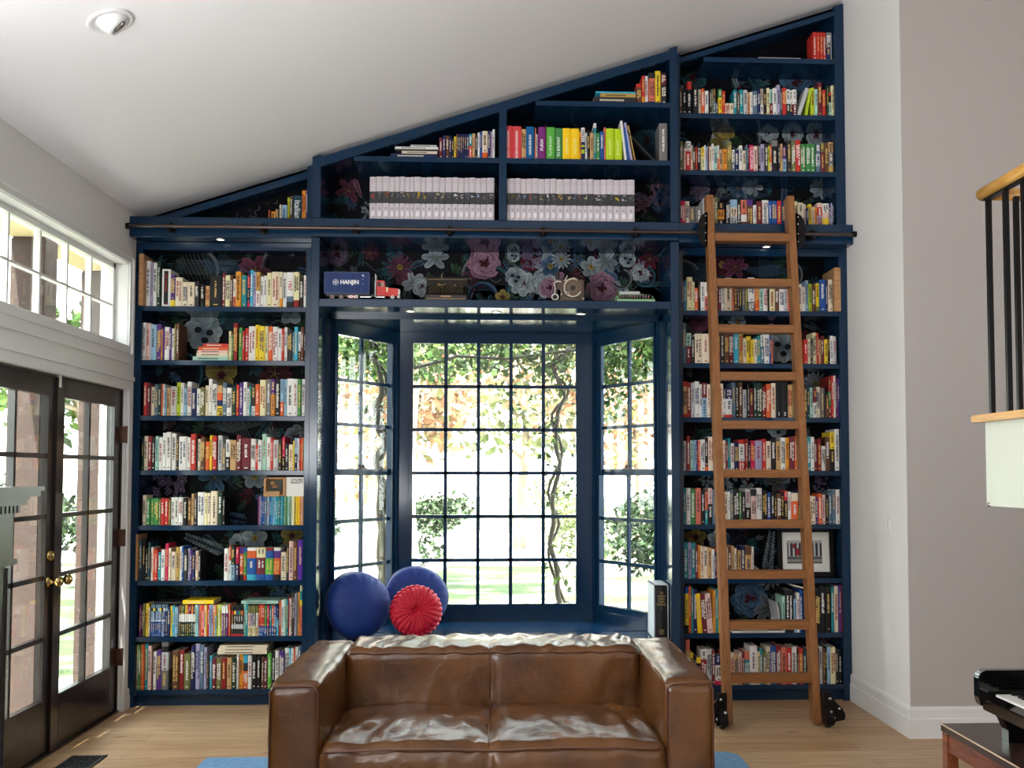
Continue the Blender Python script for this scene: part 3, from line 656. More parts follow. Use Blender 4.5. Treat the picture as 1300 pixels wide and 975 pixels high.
upper_case('tall navy upper cabinet at the high end of the ceiling slope', 1.1365, XR-.002, 0, [(1.1365, 1.178), (2.198, XR-.002)], [(1.178, 2.198, z) for z in zr], .05, 33,
    [(880, 100, 18, 'teal', 'peony'), (930, 98, 16, 'white', 'feather'), (955, 104, 18, 'teal', 'feather'), (1010, 105, 22, 'blue', 'peony'), (1030, 100, 20, 'blue', 'lily'), (912, 178, 14, 'yellow', 'lily'), (922, 165, 14, 'yellow', 'five'), (945, 178, 18, 'grey', 'arc'), (975, 168, 14, 'white', 'peony'), (1005, 172, 14, 'white', 'peony'), (1035, 175, 14, 'white', 'peony'),
     (888, 243, 14, 'lilac', 'lily'), (935, 240, 14, 'blue', 'lily'), (955, 238, 14, 'white', 'lily'), (1040, 243, 14, 'white', 'lily'), (868, 162, 8, 'white', 'five')])
# ladder rail with brackets
lr = empty('ladder_rail', (0, -.19, 2.955), label='dark metal rail for the library ladder, along the navy ledge', cat='rail')
q = MB(); q.cyl((XL+.004, -.19, 2.957), (2.25, -.19, 2.951), .0125, n=20); q.build('rod', M['bronze'], lr)
for xx in (XL+.004, 2.235): 
    q = MB(); q.cyl((xx, -.19, 2.955), (xx+.022, -.19, 2.955), .019); q.build('end_cap', M['black'], lr)
for u in (217, 334, 453, 571, 689, 806, 1030):
    x = atY(u, 288, -.15).x; yb = -.143 if PX[0] < x < PX[3] else -.131
    q = MB(); q.cyl((x, yb, 2.955), (x, yb-.006, 2.955), .03, n=18); q.box((x-.008, -.19, 2.925), (x+.008, yb, 2.94)); q.cyl((x, -.19, 2.925), (x, -.19, 2.945), .012); q.box((x-.011, -.203, 2.965), (x+.011, yb, 2.98)); q.cyl((x, -.197, 2.972), (x, -.205, 2.972), .006, n=8)
    q.build('rail_bracket', M['black'], lr)
# downlights in the soffits and the eyeball in the ceiling
def downlight(p, label, r=.032, nrm=(0, 0, -1)):
    t = empty('recessed_light', p, label=label, cat='light', group='small round downlights in the navy soffits')
    q = MB(); q.lathe([(r, .0), (r, -.004), (r*.72, -.004), (r*.7, 0)], 24, center=p); q.build('trim_ring', M['black'] if False else M['steel'], t)
    q = MB(); q.cyl((p[0], p[1], p[2]-.002), (p[0], p[1], p[2]), r*.7, n=24); q.build('lens', M['lamp'], t)
for (u, v, z, nm) in ((280, 304, 2.903, 'over the left bookcase'), (972, 314, 2.903, 'over the right bookcase, seen between the ladder stiles')):
    p = atZ(u, v, z); downlight((p.x, max(-.09, min(-.04, p.y)), z), 'small round white downlight under the ledge, '+nm)
for (u, v, nm) in ((521, 395, 'left'), (630, 396, 'middle'), (738, 398.5, 'right')):
    p = atZ(u, v, ZT); downlight((p.x, max(-.05, min(.16, p.y)), ZT), 'small flat downlight in the glossy bay soffit, %s one of three' % nm, .034)
# ================================================================== BOOKS
PAL = dict(wh=(236,234,230), cr=(232,216,190), iv=(234,226,178), pk=(232,196,186), ma=(206,36,84), rd=(200,50,42), dr=(138,32,30), mr=(112,36,48), ot=(222,96,44), am=(232,152,42), ye=(240,208,48),
 lm=(186,208,44), gn=(66,140,74), dg=(28,58,44), te=(32,140,150), cy=(62,176,208), lb=(150,188,214), bl=(30,84,160), nv=(28,36,88), pu=(86,48,130), lv=(170,164,196), br=(104,66,46), tn=(206,164,112), bg=(196,180,156),
 gy=(120,118,116), lg=(196,198,200), dk=(46,44,48), bk=(22,21,24), sl=(94,118,138), dt=(20,66,80), ol=(122,120,70), sm=(218,118,96), mt=(170,212,196), go=(196,160,84), pv=(126,40,120), co=(222,72,74), fg=(88,176,64), yy=(255,210,20), ll=(190,220,30), vi=(92,40,160), hb=(0,92,150), sv=(206,198,204))
NAMES = dict(wh='white', cr='cream', iv='ivory', pk='pale pink', ma='crimson pink', rd='red', dr='dark red', mr='maroon', ot='orange', am='amber', ye='yellow', lm='lime', gn='green', dg='dark green', te='teal', cy='cyan', lb='light blue', bl='blue', nv='navy', pu='purple', lv='lavender', br='brown', tn='tan', bg='beige', gy='grey', lg='light grey', dk='charcoal', bk='black', sl='slate blue', dt='dark teal', ol='olive', sm='salmon', mt='mint', go='gold', pv='plum', co='coral red', fg='bright green', yy='bright yellow', ll='lime yellow', vi='violet', hb='deep blue', sv='pale grey')
DARKC = {'bk', 'dk', 'nv', 'dg', 'mr', 'dr', 'br', 'dt', 'pu', 'bl', 'rd', 'ma', 'te', 'gn', 'ot', 'pv', 'co', 'fg', 'vi', 'hb', 'sl', 'gy', 'cy', 'ol', 'yy', 'll'}
# every row: (shelf words, ox, oy, scale, base y, [x px, X m] left and right of the opening, shelf top z, spine plane, data)
ROWS = []
def row(phrase, ox, oy, s, base, pl, pr, X0, X1, z, data, y=.014, clutter=1): ROWS.append((phrase, ox, oy, s, base, pl, pr, X0, X1, z, y, data))
L0, L1 = LB; Q0, Q1 = RB
row('top shelf of left bookcase', 174, 325, 11.818, 740, 179.6, 389, L0, L1, SH[0], '105:55:wh 170:75:lv 205:85:wh 265:60:dg 325:-:- 345:180:wh^bk 475:265:pu@640ye 545:300:cr 655:370:cr 740:370:cr 840:365:dk 912:-:- 922:400:bk 985:-:- 1000:425:tn 1066:270:bk 1250:-:-')
row('top shelf of left bookcase', 280, 325, 11.404, 720, 179.6, 389, L0, L1, SH[0], '0:220:mr 50:260:iv 120:250:br 160:310:wh@570sm 202:205:am 280:-:- 290:260:te 365:-:- 370:190:nv@270ma@440nv@650ma 410:180:cy 458:210:lv 500:210:go@485wh 562:270:wh 610:260:wh 662:220:iv 730:205:cr 845:205:cr@590am 890:210:wh 950:210:wh@560sl@640bk 1052:205:iv@615dr 1138:290:bk 1200:250:wh 1245:-:-')
row('second shelf of left bookcase', 160, 380, 5.417, 413, 178.6, 387, L0, L1, SH[1], '100:155:wh 125:160:pk 158:170:lb 198:165:pu 228:200:am 240:195:pu 250:185:wh 285:190:pu 300:195:wh 320:165:ol 332:160:br 352:-:- 695:210:iv 712:235:gn 725:155:dr 755:-:- 765:185:gn 790:210:rd 806:190:rd 830:175:wh 878:165:ye 905:175:ye 945:175:iv 968:175:ot 998:178:wh 1035:190:wh 1062:190:rd 1078:180:wh 1100:200:dk 1135:215:sl 1148:178:cy 1175:210:wh@345bk 1195:180:br 1214:190:bk 1228:-:-')
row('third shelf of left bookcase', 160, 380, 5.417, 797, 176.7, 386, L0, L1, SH[2], '106:572:rd 132:575:mr 155:600:cr 183:585:sl 208:580:dg 228:582:ot 237:582:wh 250:610:lb 265:608:tn 290:597:lg 332:570:lm 360:573:wh 382:613:lb 405:565:wh 435:610:nv 470:613:wh 497:602:ol 528:590:cr 553:545:wh 578:580:wh 610:590:tn@640ot@690nv@730ye 650:570:sl 680:605:wh 715:600:dg 745:585:rd 765:570:pu 793:565:wh 820:610:wh 835:595:te 850:585:dk@730wh 877:580:ot 908:550:iv 950:545:gy 985:545:pu@650am 1013:545:bk 1050:545:lb@700ot 1075:545:lb 1095:540:wh 1140:543:wh 1172:543:gn 1197:543:wh 1226:-:-')
row('fourth shelf of left bookcase', 160, 520, 5.417, 411, 175.6, 385.6, L0, L1, SH[3], '95:195:dg 108:180:cr 135:180:dr 163:190:bk 188:180:mt 213:190:wh 238:158:wh 265:152:wh 297:162:wh 330:170:dk 350:182:wh 405:190:wh 430:165:rd 468:180:bk 478:198:cr 500:185:br 532:217:ot 562:173:ye 578:180:rd 610:200:bk 620:175:lg 650:230:gy 675:202:wh@320bk 705:207:tn 747:172:mr 782:192:mr 847:197:wh 880:235:rd 897:205:wh 925:163:mt 957:185:wh 985:190:rd 1003:205:lg 1040:195:bk 1063:183:ma@320bk 1085:230:dk 1110:235:cr 1140:210:ye 1150:190:lb@300nv 1172:195:wh 1184:195:rd 1196:190:ot 1213:200:te 1222:-:-')
row('fifth shelf of left bookcase', 160, 520, 5.417, 792, 174.9, 384.9, L0, L1, SH[4], '100:590:cr 128:610:gn 156:610:gn 184:610:gn 216:620:ol 230:612:rd 256:612:rd 283:620:ol 297:605:wh 325:605:wh 352:605:wh 382:610:bk 412:610:br 440:580:tn 458:590:dk 480:570:wh 530:575:iv 550:575:cr 573:562:cr 620:565:dg 655:600:bk 672:-:-')
row('fifth shelf of left bookcase', 320, 590, 10.84, 838, 174.9, 384.9, L0, L1, SH[4], '66:450:pv 85:450:lv 102:450:bl 128:450:bl 156:450:sl 190:450:lb 222:450:bl 248:450:cy 268:450:lb 296:450:cy 318:450:te 345:450:te 372:450:cy 402:450:te 422:450:mt 446:450:gn 466:450:mt 486:450:mt 510:450:mt 532:450:iv 553:450:iv 574:450:ye 596:450:ye 616:450:yy 640:450:am 662:450:pk 684:450:am 704:-:-')
row('sixth shelf of left bookcase', 160, 660, 5.417, 413, 174.3, 384.2, L0, L1, SH[5], '85:140:dt 105:140:bk 127:200:bk 145:155:dt 162:190:wh 178:200:ot 190:205:rd 212:225:te 235:205:wh 262:165:ma 285:195:cr 303:220:cr 335:190:go 362:185:wh 376:185:bl 390:205:dk 418:200:lv 432:215:pu 447:225:nv 470:215:cr 490:215:bk 506:-:- 668:200:wh 700:180:ot@280wh 715:180:dg@310lb 743:-:- 748:190:ma@300nv 770:192:pu@235ot@375bk 800:195:bl@225gn@380rd 823:195:wh@215ot@265bl@375cy 888:195:iv@262mr@375bl 953:195:dr@215bl@265fg@375bl 1008:195:wh@215pu@265ot@375bk 1056:225:cr 1095:175:dk 1115:150:pk 1145:150:br 1175:142:vi 1213:-:-')
row('seventh shelf of left bookcase', 160, 740, 5.417, 358, 173.9, 383.5, L0, L1, SH[6], '90:150:pv 105:150:dk 118:140:ol 130:140:ye 152:165:cr 163:-:- 170:145:sl@170bk@190lb@250wh@258bl 184:145:sl@170ye@190bl@250wh@258bl 198:145:sl@170bk@190lb@250wh@258bl 212:145:sl@170lb@190bl@250wh@258bl 226:145:sl@170ye@190lb@250wh@258bl 240:145:sl@170bk@190bl@250wh@258lb 254:145:sl@170wh@190bl@250wh@258bl 268:145:sl@170lb@190nv 282:160:nv 302:155:ye 315:155:cy 332:165:lb 356:-:- 359:150:mr@210wh@262dg 373:150:gn@210wh@262dg 387:150:bk@210wh@262dg 401:150:ye@210wh@262dg 415:150:rd@210wh@262dg 429:150:mr@210wh@262dg 443:150:ot@210wh@262dg 457:150:bk@210wh@262dg 471:150:mt 485:150:lb 497:150:sm 512:150:ot 524:150:ma 535:150:iv 546:150:am 556:150:ma 568:150:lb 580:150:lv 594:150:pk@200am 606:150:ot@220lb 618:150:lm 630:150:iv 641:150:lm 653:155:wh@205pv 667:155:wh@205gy 681:155:wh@205pv 697:150:ot 712:-:- 720:160:bk@190rd@215dk@280lg@310dk@345rd 736:160:bk@190ye@215dk@280lg@310dk@345rd 752:160:bk@190bl@215dk@280lg@310dk@345rd 768:160:bk@190gn@215dk@280lg@310dk@345rd 784:160:bk@190ot@215dk@280lg@310dk@345rd 802:145:mt 815:145:te 835:155:ol@205pk@292iv 852:155:ol@205lv@292iv 869:155:ol@205gy@292iv 886:155:ol@205wh@292iv 904:152:rd@295bl 918:152:ot@295bl 932:152:rd@295bl 948:155:gn@295bl 964:155:ma@295bl 980:155:te@295bl 996:155:ot@295bl 1012:155:bl@230lb@300nv 1030:160:nv@250cy 1045:130:ot 1060:120:wh 1080:115:mt 1095:115:te 1110:100:rd 1118:110:wh 1130:85:br 1142:75:dk 1153:75:lv 1165:70:gy 1175:70:am 1188:20:iv@60te@120ye@160sm 1206:-:-')
row('bottom shelf of left bookcase', 160, 740, 5.417, 737, 173.8, 383, L0, L1, SH[7], '75:440:ol 90:438:gn 106:435:ot 130:430:te 155:445:pk 180:470:br 190:485:wh 212:475:pu 245:408:gy@450bk@490lg@610gy 293:-:- 320:478:br 366:475:dr 400:500:ol 445:445:nv 475:435:lv 508:440:sl 535:460:lv 555:515:dk 572:515:cy 590:530:mr 622:530:ol 655:530:dr 690:530:tn 724:530:dg 757:-:- 760:505:wh 774:505:am 802:510:cy@565dk@620ot 836:515:wh 862:520:bk 895:520:bk 925:525:br 946:530:mr 970:500:fg 998:490:bk 1022:485:wh 1048:490:pu 1085:470:wh 1118:470:cy 1132:470:wh 1150:465:ot 1160:460:wh 1180:455:sl 1200:-:-')
# upper left triangle, upper centre
YU = .016
row('small triangular cabinet shelf', 160, 220, 5.417, 304, 165, 392, -2.3027, -1.208, 3.03, '972:210:ot 980:220:dk 990:220:am 1022:205:tn 1040:205:dk 1048:170:cr 1062:-:- 1066:175:lb 1104:120:lm 1120:110:br 1142:-:- 1145:108:dt 1206:70:am 1237:65:pu 1254:-:-')
UC = (407.6, 849.5, -1.106, 1.086)
row('left half of upper cabinet shelf', 400, 120, 5.417, 436, *UC, zc1, '840:290:mr 865:275:nv 885:275:br 910:275:nv 925:290:bk 942:280:ye 956:262:br 970:262:nv 985:262:nv 1000:262:nv 1015:262:nv 1030:262:nv 1045:262:te@345rd 1068:258:tn 1087:260:dk 1105:250:wh 1120:245:bl 1135:238:cr@390ot 1175:235:nv 1193:240:lv 1207:225:wh 1223:-:-', y=-.12)
row('right half of upper cabinet shelf', 632, 150, 11.818, 610, *UC, zc1, '42:50:gy 60:-:- 65:97:co 188:97:co 326:135:tn 398:97:hb 520:-:- 530:110:sm 548:210:lg 572:-:- 580:100:pv 692:65:br 706:105:fg 830:110:gn 950:110:yy 1078:120:yy 1200:170:am 1230:100:wh@320nv@370lm@400nv@440lm@500nv 1288:-:-', y=-.12)
row('right half of upper cabinet shelf', 740, 145, 11.607, 682, *UC, zc1, '18:255:wh 45:230:bk 85:260:tn 140:110:wh@180te 182:260:gn 233:240:bl 295:170:sm 322:190:ll 447:190:ll 566:-:- 1120:95:gy 1245:-:-', y=-.12)
row('top shelf of upper cabinet', 620, 60, 5.417, 379, *UC, zc2, '1015:235:rd@260br 1052:180:rd@330am 1072:178:wh 1098:-:- 1102:155:dk@195sm@360nv 1146:140:ye 1187:155:bk@165mr@240dk 1225:-:-', y=-.12)
# upper right
row('topmost shelf of high cabinet', 850, 0, 5.417, 403, 863.3, 1054.8, 1.178, 2.198, zr[2], '972:200:rd 998:200:rd 1020:200:rd 1042:200:rd 1063:200:gy@310nv 1093:200:lg 1102:-:-', y=.02)
UR = (1.178, 2.198)
row('second shelf of high cabinet', 860, 90, 12.381, 658, 864, 1059.8, *UR, zr[0], '48:230:br 92:240:bk 160:130:rd@260bk 238:-:- 255:180:bk 342:250:bg 388:235:ot 442:280:wh 500:-:- 520:250:dk 552:240:ol 575:240:br@430sl 610:460:bk 655:240:gn@380ye 715:270:rd 765:475:cr 830:475:cr 890:250:te 948:290:br 980:245:te 1050:250:lg 1108:285:tn 1150:285:wh 1190:270:sl 1264:-:-')
row('second shelf of high cabinet', 960, 90, 12.381, 703, 864, 1059.8, *UR, zr[0], '28:270:nv 78:265:bg@530wh 128:280:bk 178:250:iv 225:275:mt@500mr 272:255:wh 335:200:lv 390:265:dt 418:250:rd 485:275:wh@510dg 535:285:wh@515nv 585:275:wh@515mr 645:-:- 870:235:lm 930:260:mt 980:150:mr 1052:265:rd 1115:200:dg 1153:310:rd@370bk@480mt 1190:195:iv 1235:-:-')
row('third shelf of high cabinet', 860, 165, 12.381, 625, 865, 1061.4, *UR, zr[1], '55:145:ol 115:260:pk 150:150:wh@310rd 230:210:cr 262:240:br 310:240:rd 333:175:bk 382:250:iv 400:240:ye@400iv 440:205:wh 462:225:lb 502:190:mr 520:230:cr 560:180:wh 590:220:mt 648:210:wh@425ot 675:270:tn 738:265:am 798:140:ol 875:275:wh@475sl 918:275:nv 990:200:wh@600mr 1045:280:cr 1098:190:sl 1118:190:bk 1148:190:ma 1215:210:pk 1280:-:-')
row('third shelf of high cabinet', 960, 165, 12.381, 668, 865, 1061.4, *UR, zr[1], '48:200:bk 85:215:lv 152:210:dk 200:250:lm 228:235:ot@520pk 262:150:gy@250bk 360:210:bk 395:210:tn 432:250:pu@455lb 495:-:- 505:150:dk 570:160:ol 636:145:rd 714:200:gn 800:205:gn 868:205:gn 950:-:- 962:200:sl@365lg@560sl 1030:-:- 1038:175:ol@330mr 1095:180:br 1160:165:tn@330gy@560go 1242:-:-')
row('lowest shelf of high cabinet', 850, 140, 5.417, 793, 866, 1063.4, *UR, 3.03, '85:598:ma 122:600:cr 150:635:gy 190:635:gy 242:580:lg 320:570:ol 345:600:bk@655am@725bk 392:-:- 400:600:bk 430:585:lb@640cr@700lg 478:585:bk 505:585:sm@690wh@740br 546:582:pu@625br 588:620:wh 612:595:mr 650:585:wh 694:590:bl 715:588:bl 755:588:rd 783:590:nv 812:-:- 865:590:iv 897:600:cr@710bk 935:610:wh 952:640:nv 968:608:ye 995:630:cr 1013:632:am 1030:600:pk@630rd@690lv 1065:605:wh@670pk@710ye@760lg 1110:600:nv 1125:600:lv 1134:600:nv 1148:-:-')
# right lower bays
row('top shelf of right bookcase', 850, 280, 5.417, 622, 867.5, 1066, Q0, Q1, SH[0], '95:415:pv 108:415:te 127:385:iv 167:420:iv 180:460:ot 208:400:bk 222:420:wh 250:420:wh@520sm 288:420:cr 320:430:dk 347:440:mr 365:445:wh 388:390:cr 437:400:sm 452:445:br 475:445:dk 486:445:bk 510:450:sl 527:445:ol 548:385:wh@555gy 594:390:ot 628:450:mt 655:450:wh 685:455:bk 695:450:iv 735:455:br 765:455:wh 800:450:lg 822:395:sm 853:410:dk 890:430:cr 922:445:wh 945:400:lb 968:425:lm 990:440:br 1017:420:ye@585ol 1043:395:bl 1085:400:nv 1103:395:cr 1134:-:-')
row('second shelf of right bookcase', 850, 400, 5.417, 337, 867.6, 1068.5, Q0, Q1, SH[1], '97:55:sl 122:125:mt@215mr 158:150:bk 182:130:cr 233:130:cr 282:140:cy 306:130:dk 335:120:br 362:115:bk 387:118:br 420:115:mr 452:112:cy 488:115:go 518:160:cr 540:145:ye 573:168:ye 590:165:cr 615:140:te 640:135:wh@215sl 665:125:wh 700:140:bl 713:170:sm 726:-:- 942:165:rd 968:160:cr 990:160:dk 1003:115:iv 1033:118:rd 1045:165:tn 1062:140:mr 1085:163:ye 1110:135:bk 1125:138:wh 1146:142:lg 1170:-:-')
row('third shelf of right bookcase', 850, 400, 5.417, 706, 867.8, 1069.5, Q0, Q1, SH[2], '97:455:rd@490tn@680rd 130:460:dr 156:465:lg 180:455:wh 213:475:wh 232:465:mr@570lb 265:475:cr 292:510:nv 318:480:dk 345:470:cr 380:500:nv@575wh@685rd 400:500:nv@575wh@685rd 440:460:sl 465:470:bk 488:460:br 515:510:lg 545:470:bk 563:500:mr 590:465:dg 610:465:dg 650:490:dr 680:470:ot 713:465:cr 745:455:bk 785:455:bk 828:475:tn 868:460:ol 900:470:bk 930:480:dk 965:490:dt 985:495:mt 1007:500:mr@600wh 1030:490:cr 1060:495:gy 1085:490:dk 1095:545:br 1118:420:dr@520gn@620dr 1135:410:rd 1150:410:wh 1165:420:mr 1178:430:pu 1190:-:-')
row('fourth shelf of right bookcase', 850, 520, 5.417, 421, 868, 1069.4, Q0, Q1, SH[3], '98:215:lg 122:180:dr 147:210:mt 172:210:lb 188:215:pu 202:215:ot 217:205:wh 250:190:bk@390ot 273:185:cr 315:200:dk 350:200:gn 375:210:cr 395:220:mr 410:195:te 428:230:wh 455:220:nv 484:205:rd@235wh@355rd 528:200:dr 550:215:bk 568:212:ma 598:212:lv 648:200:rd 674:215:cr 708:195:bk 743:215:tn 775:190:wh 810:190:am 835:185:mr 873:180:ot 887:185:lm 932:200:bk 960:190:te 985:185:wh 1010:200:mr 1033:200:dr 1060:248:wh 1090:185:br 1122:150:ye@270bk 1155:130:wh 1187:-:-')
row('fifth shelf of right bookcase', 850, 520, 5.417, 795, 868, 1069.3, Q0, Q1, SH[4], '100:545:te 118:545:wh 148:550:gn 183:545:sm 220:555:bk 248:570:sm@700te 270:545:pk@655bk 298:555:sl 336:560:dk 370:570:cr 405:570:wh 422:555:sl 445:550:bk 483:572:gn 502:570:dk 527:550:lg@680bk 566:555:dk@600pk 603:545:wh 643:560:bk 680:575:bl 705:575:bk 728:580:bk 745:580:br 775:570:bk 795:562:rd@630bk 820:570:wh 846:578:cr@635ot 895:560:nv@670ol 925:600:ot 945:590:dk 975:600:cr 1015:610:pu 1032:582:ot 1060:590:pk 1085:590:bk 1106:570:sl 1130:560:sl 1155:555:wh 1185:-:-')
row('sixth shelf of right bookcase', 850, 660, 5.417, 411, 868.2, 1069.7, Q0, Q1, SH[5], '98:165:te 130:165:lv 155:165:te 180:180:mr 200:185:am 215:190:cr 237:195:cr 265:200:tn 292:210:wh 312:230:nv 327:205:ot 352:210:bk 380:200:cr 405:200:br 430:190:tn 450:205:cr 466:-:- 475:220:tn 498:190:nv 525:190:br@250tn 567:195:wh 583:-:-')
row('seventh shelf of right bookcase', 850, 660, 5.417, 790, 868.4, 1070.4, Q0, Q1, SH[6], '108:470:bl@520ye@735bk 133:470:ot 152:480:te 165:490:nv 195:520:yy/-3 228:525:mr/-4 262:520:pk/-4 302:500:am 320:490:te 338:540:ye 362:520:am 385:-:- 780:540:mt 800:500:bk 860:560:lb 880:520:wh 900:500:bl 925:490:nv 945:490:gn 972:500:dk 1010:490:bk 1045:475:bk 1082:475:bk 1120:475:te 1143:475:cr 1173:465:pu 1190:465:rd 1215:-:-')
row('bottom shelf of right bookcase', 850, 780, 5.417, 483, 868.6, 1070.6, Q0, Q1, SH[7], '112:175:sm@250tn 142:265:ye 165:280:bk 185:295:ye@335bk 216:240:wh@310dr 258:240:lg 292:245:mr 315:280:nv@350wh@455ma 358:265:rd@420wh 382:270:bk 410:270:cr 445:280:tn 475:265:pk 500:265:mr 516:260:sm@315te 553:220:wh 605:260:iv 622:240:te 645:260:ol 668:225:cr 697:225:bl 738:220:dr 770:230:sm 808:235:rd 843:230:wh 880:255:bk 892:240:rd 922:250:dt 945:245:bk 973:250:gy 1000:240:dk 1035:230:lg 1060:240:br 1075:230:bk 1088:230:lb 1112:232:iv 1148:250:dk 1168:255:bk 1190:-:-')
BOOKS = []
hidden = []
def parse_rows():
    rng = random.Random(4)
    for ri, (phrase, ox, oy, s, base, pl, pr, X0, X1, z, y, data) in enumerate(ROWS):
        it = [t.split(':') for t in data.split()]
        for k, e in enumerate(it[:-1]):
            if e[2] == '-': continue
            xa, xb = ox+float(e[0])/s, ox+float(it[k+1][0])/s
            lean = 0; spec = e[2]
            if '/' in spec: spec, ln = spec.split('/'); lean = float(ln)
            inset = None
            if '^' in spec: spec, inset = spec.split('^')
            wx0 = X0+(xa-pl)/(pr-pl)*(X1-X0); wx1 = X0+(xb-pl)/(pr-pl)*(X1-X0)
            sc = 1300/(6.5+y)
            H = (base-float(e[1]))/s/sc
            bands = []; parts = spec.split('@'); bands.append((1.0, parts[0]))
            for q in parts[1:]:
                yy = float(''.join(ch for ch in q if ch.isdigit())); cc = ''.join(ch for ch in q if ch.isalpha()); bands.append(((base-yy)/(base-float(e[1])), cc))
            BOOKS.append(dict(row=ri, phrase=phrase, x0=wx0, x1=wx1, h=H, z=z, y=y, bands=bands, lean=lean, inset=inset, px=((xa+xb)/2, oy+(base+float(e[1]))/2/s), area=(xb-xa)*(base-float(e[1]))/s, pos=k))
parse_rows()
def book_cover(q, w, h, dp, bands, inset=None, rng=random, gloss=0):
    """spine at y=0 facing -y, standing on z=0, x centred"""
    hw = w/2; t = min(.0022, w*.14); rs = min(.005, w*.22)
    outline = [(-hw, dp), (-hw, rs), (-hw*.72, rs*.25), (-hw*.3, 0), (hw*.3, 0), (hw*.72, rs*.25), (hw, rs), (hw, dp), (hw-t, dp), (hw-t, rs+t), (-hw+t, rs+t), (-hw+t, dp)]
    n = len(outline); lim = [b[0]*h for b in bands]+[0]
    for k, (f, code) in enumerate(bands):
        z1, z0 = lim[k], lim[k+1]; c = PAL[code]
        vs = [(x, y, z0) for x, y in outline]+[(x, y, z1) for x, y in outline]
        q.mesh(vs, [(i, (i+1) % n, (i+1) % n+n, i+n) for i in range(n)], c)
        if k == 0: q.mesh(vs, [(n, n+1, 2*n-2, 2*n-1), (n+1, n+2, n+3, n+4, n+5, n+6, 2*n-3, 2*n-2), (n+6, n+7, n+8, n+9)], c)
        if k == len(bands)-1: q.mesh(vs, [(11, 10, 1, 0), (10, 9, 6, 5, 4, 3, 2, 1), (9, 8, 7, 6)], c)
    if inset: q.box((-hw*.5, -.0008, h*.05), (hw*.5, .002, h*.95), PAL[inset])
def book_pages(q, w, h, dp, col=(222, 210, 186)):
    t = min(.0022, w*.14); q.box((-w/2+t, .007, .002), (w/2-t, dp-.005, h-.003), col)
def book_letters(q, w, h, bands, rng, marks=None):
    """lettering down the spine: short strokes, a title block and a small imprint"""
    for k, (f, code) in enumerate(bands):
        lo = bands[k+1][0] if k+1 < len(bands) else 0
        if (f-lo) < .28: continue
        z1, z0 = f*h, lo*h; L = z1-z0
        dark = code in DARKC
        c = rng.choice([(236, 230, 214), (226, 190, 110), (240, 236, 230)]) if dark else rng.choice([(40, 36, 44), (60, 50, 50), (150, 36, 40), (36, 50, 96)])
        lines = [0] if w < .026 or rng.random() < .5 else [-.18*w, .2*w]
        for dx in lines:
            zz = z1-L*rng.uniform(.1, .2); end = z0+L*rng.uniform(.2, .45); cw = min(.2*w, .006)*(1 if len(lines) > 1 else rng.uniform(1, 1.5))
            while zz > end:
                a = rng.uniform(.0025, .0055)*max(.7, min(1.6, w/.022))
                q.box((dx-cw, -.0012, zz-a), (dx+cw*rng.uniform(.3, 1), .0001, zz-a*.15), c); zz -= a+rng.uniform(.0006, .002)*(4 if rng.random() < .18 else 1)
        if rng.random() < .6: (q if marks is None else marks).box((-w*.18, -.0012, z0+L*.06), (w*.18, .0001, z0+L*.06+.006), c)
TALLNAME = {}
def describe(b):
    cols = []
    for f, c in b['bands']:
        nme = NAMES[c]
        if nme not in cols: cols.append(nme)
    w = b['x1']-b['x0']
    size = ('thick ' if w > .04 else 'thin ' if w < .018 else '')+('tall ' if b['h'] > .265 else 'short ' if b['h'] < .2 else '')
    return size, (cols[0] if len(cols) == 1 else cols[0]+' and '+cols[1] if len(cols) == 2 else cols[0]+', '+cols[1]+' and '+cols[2])
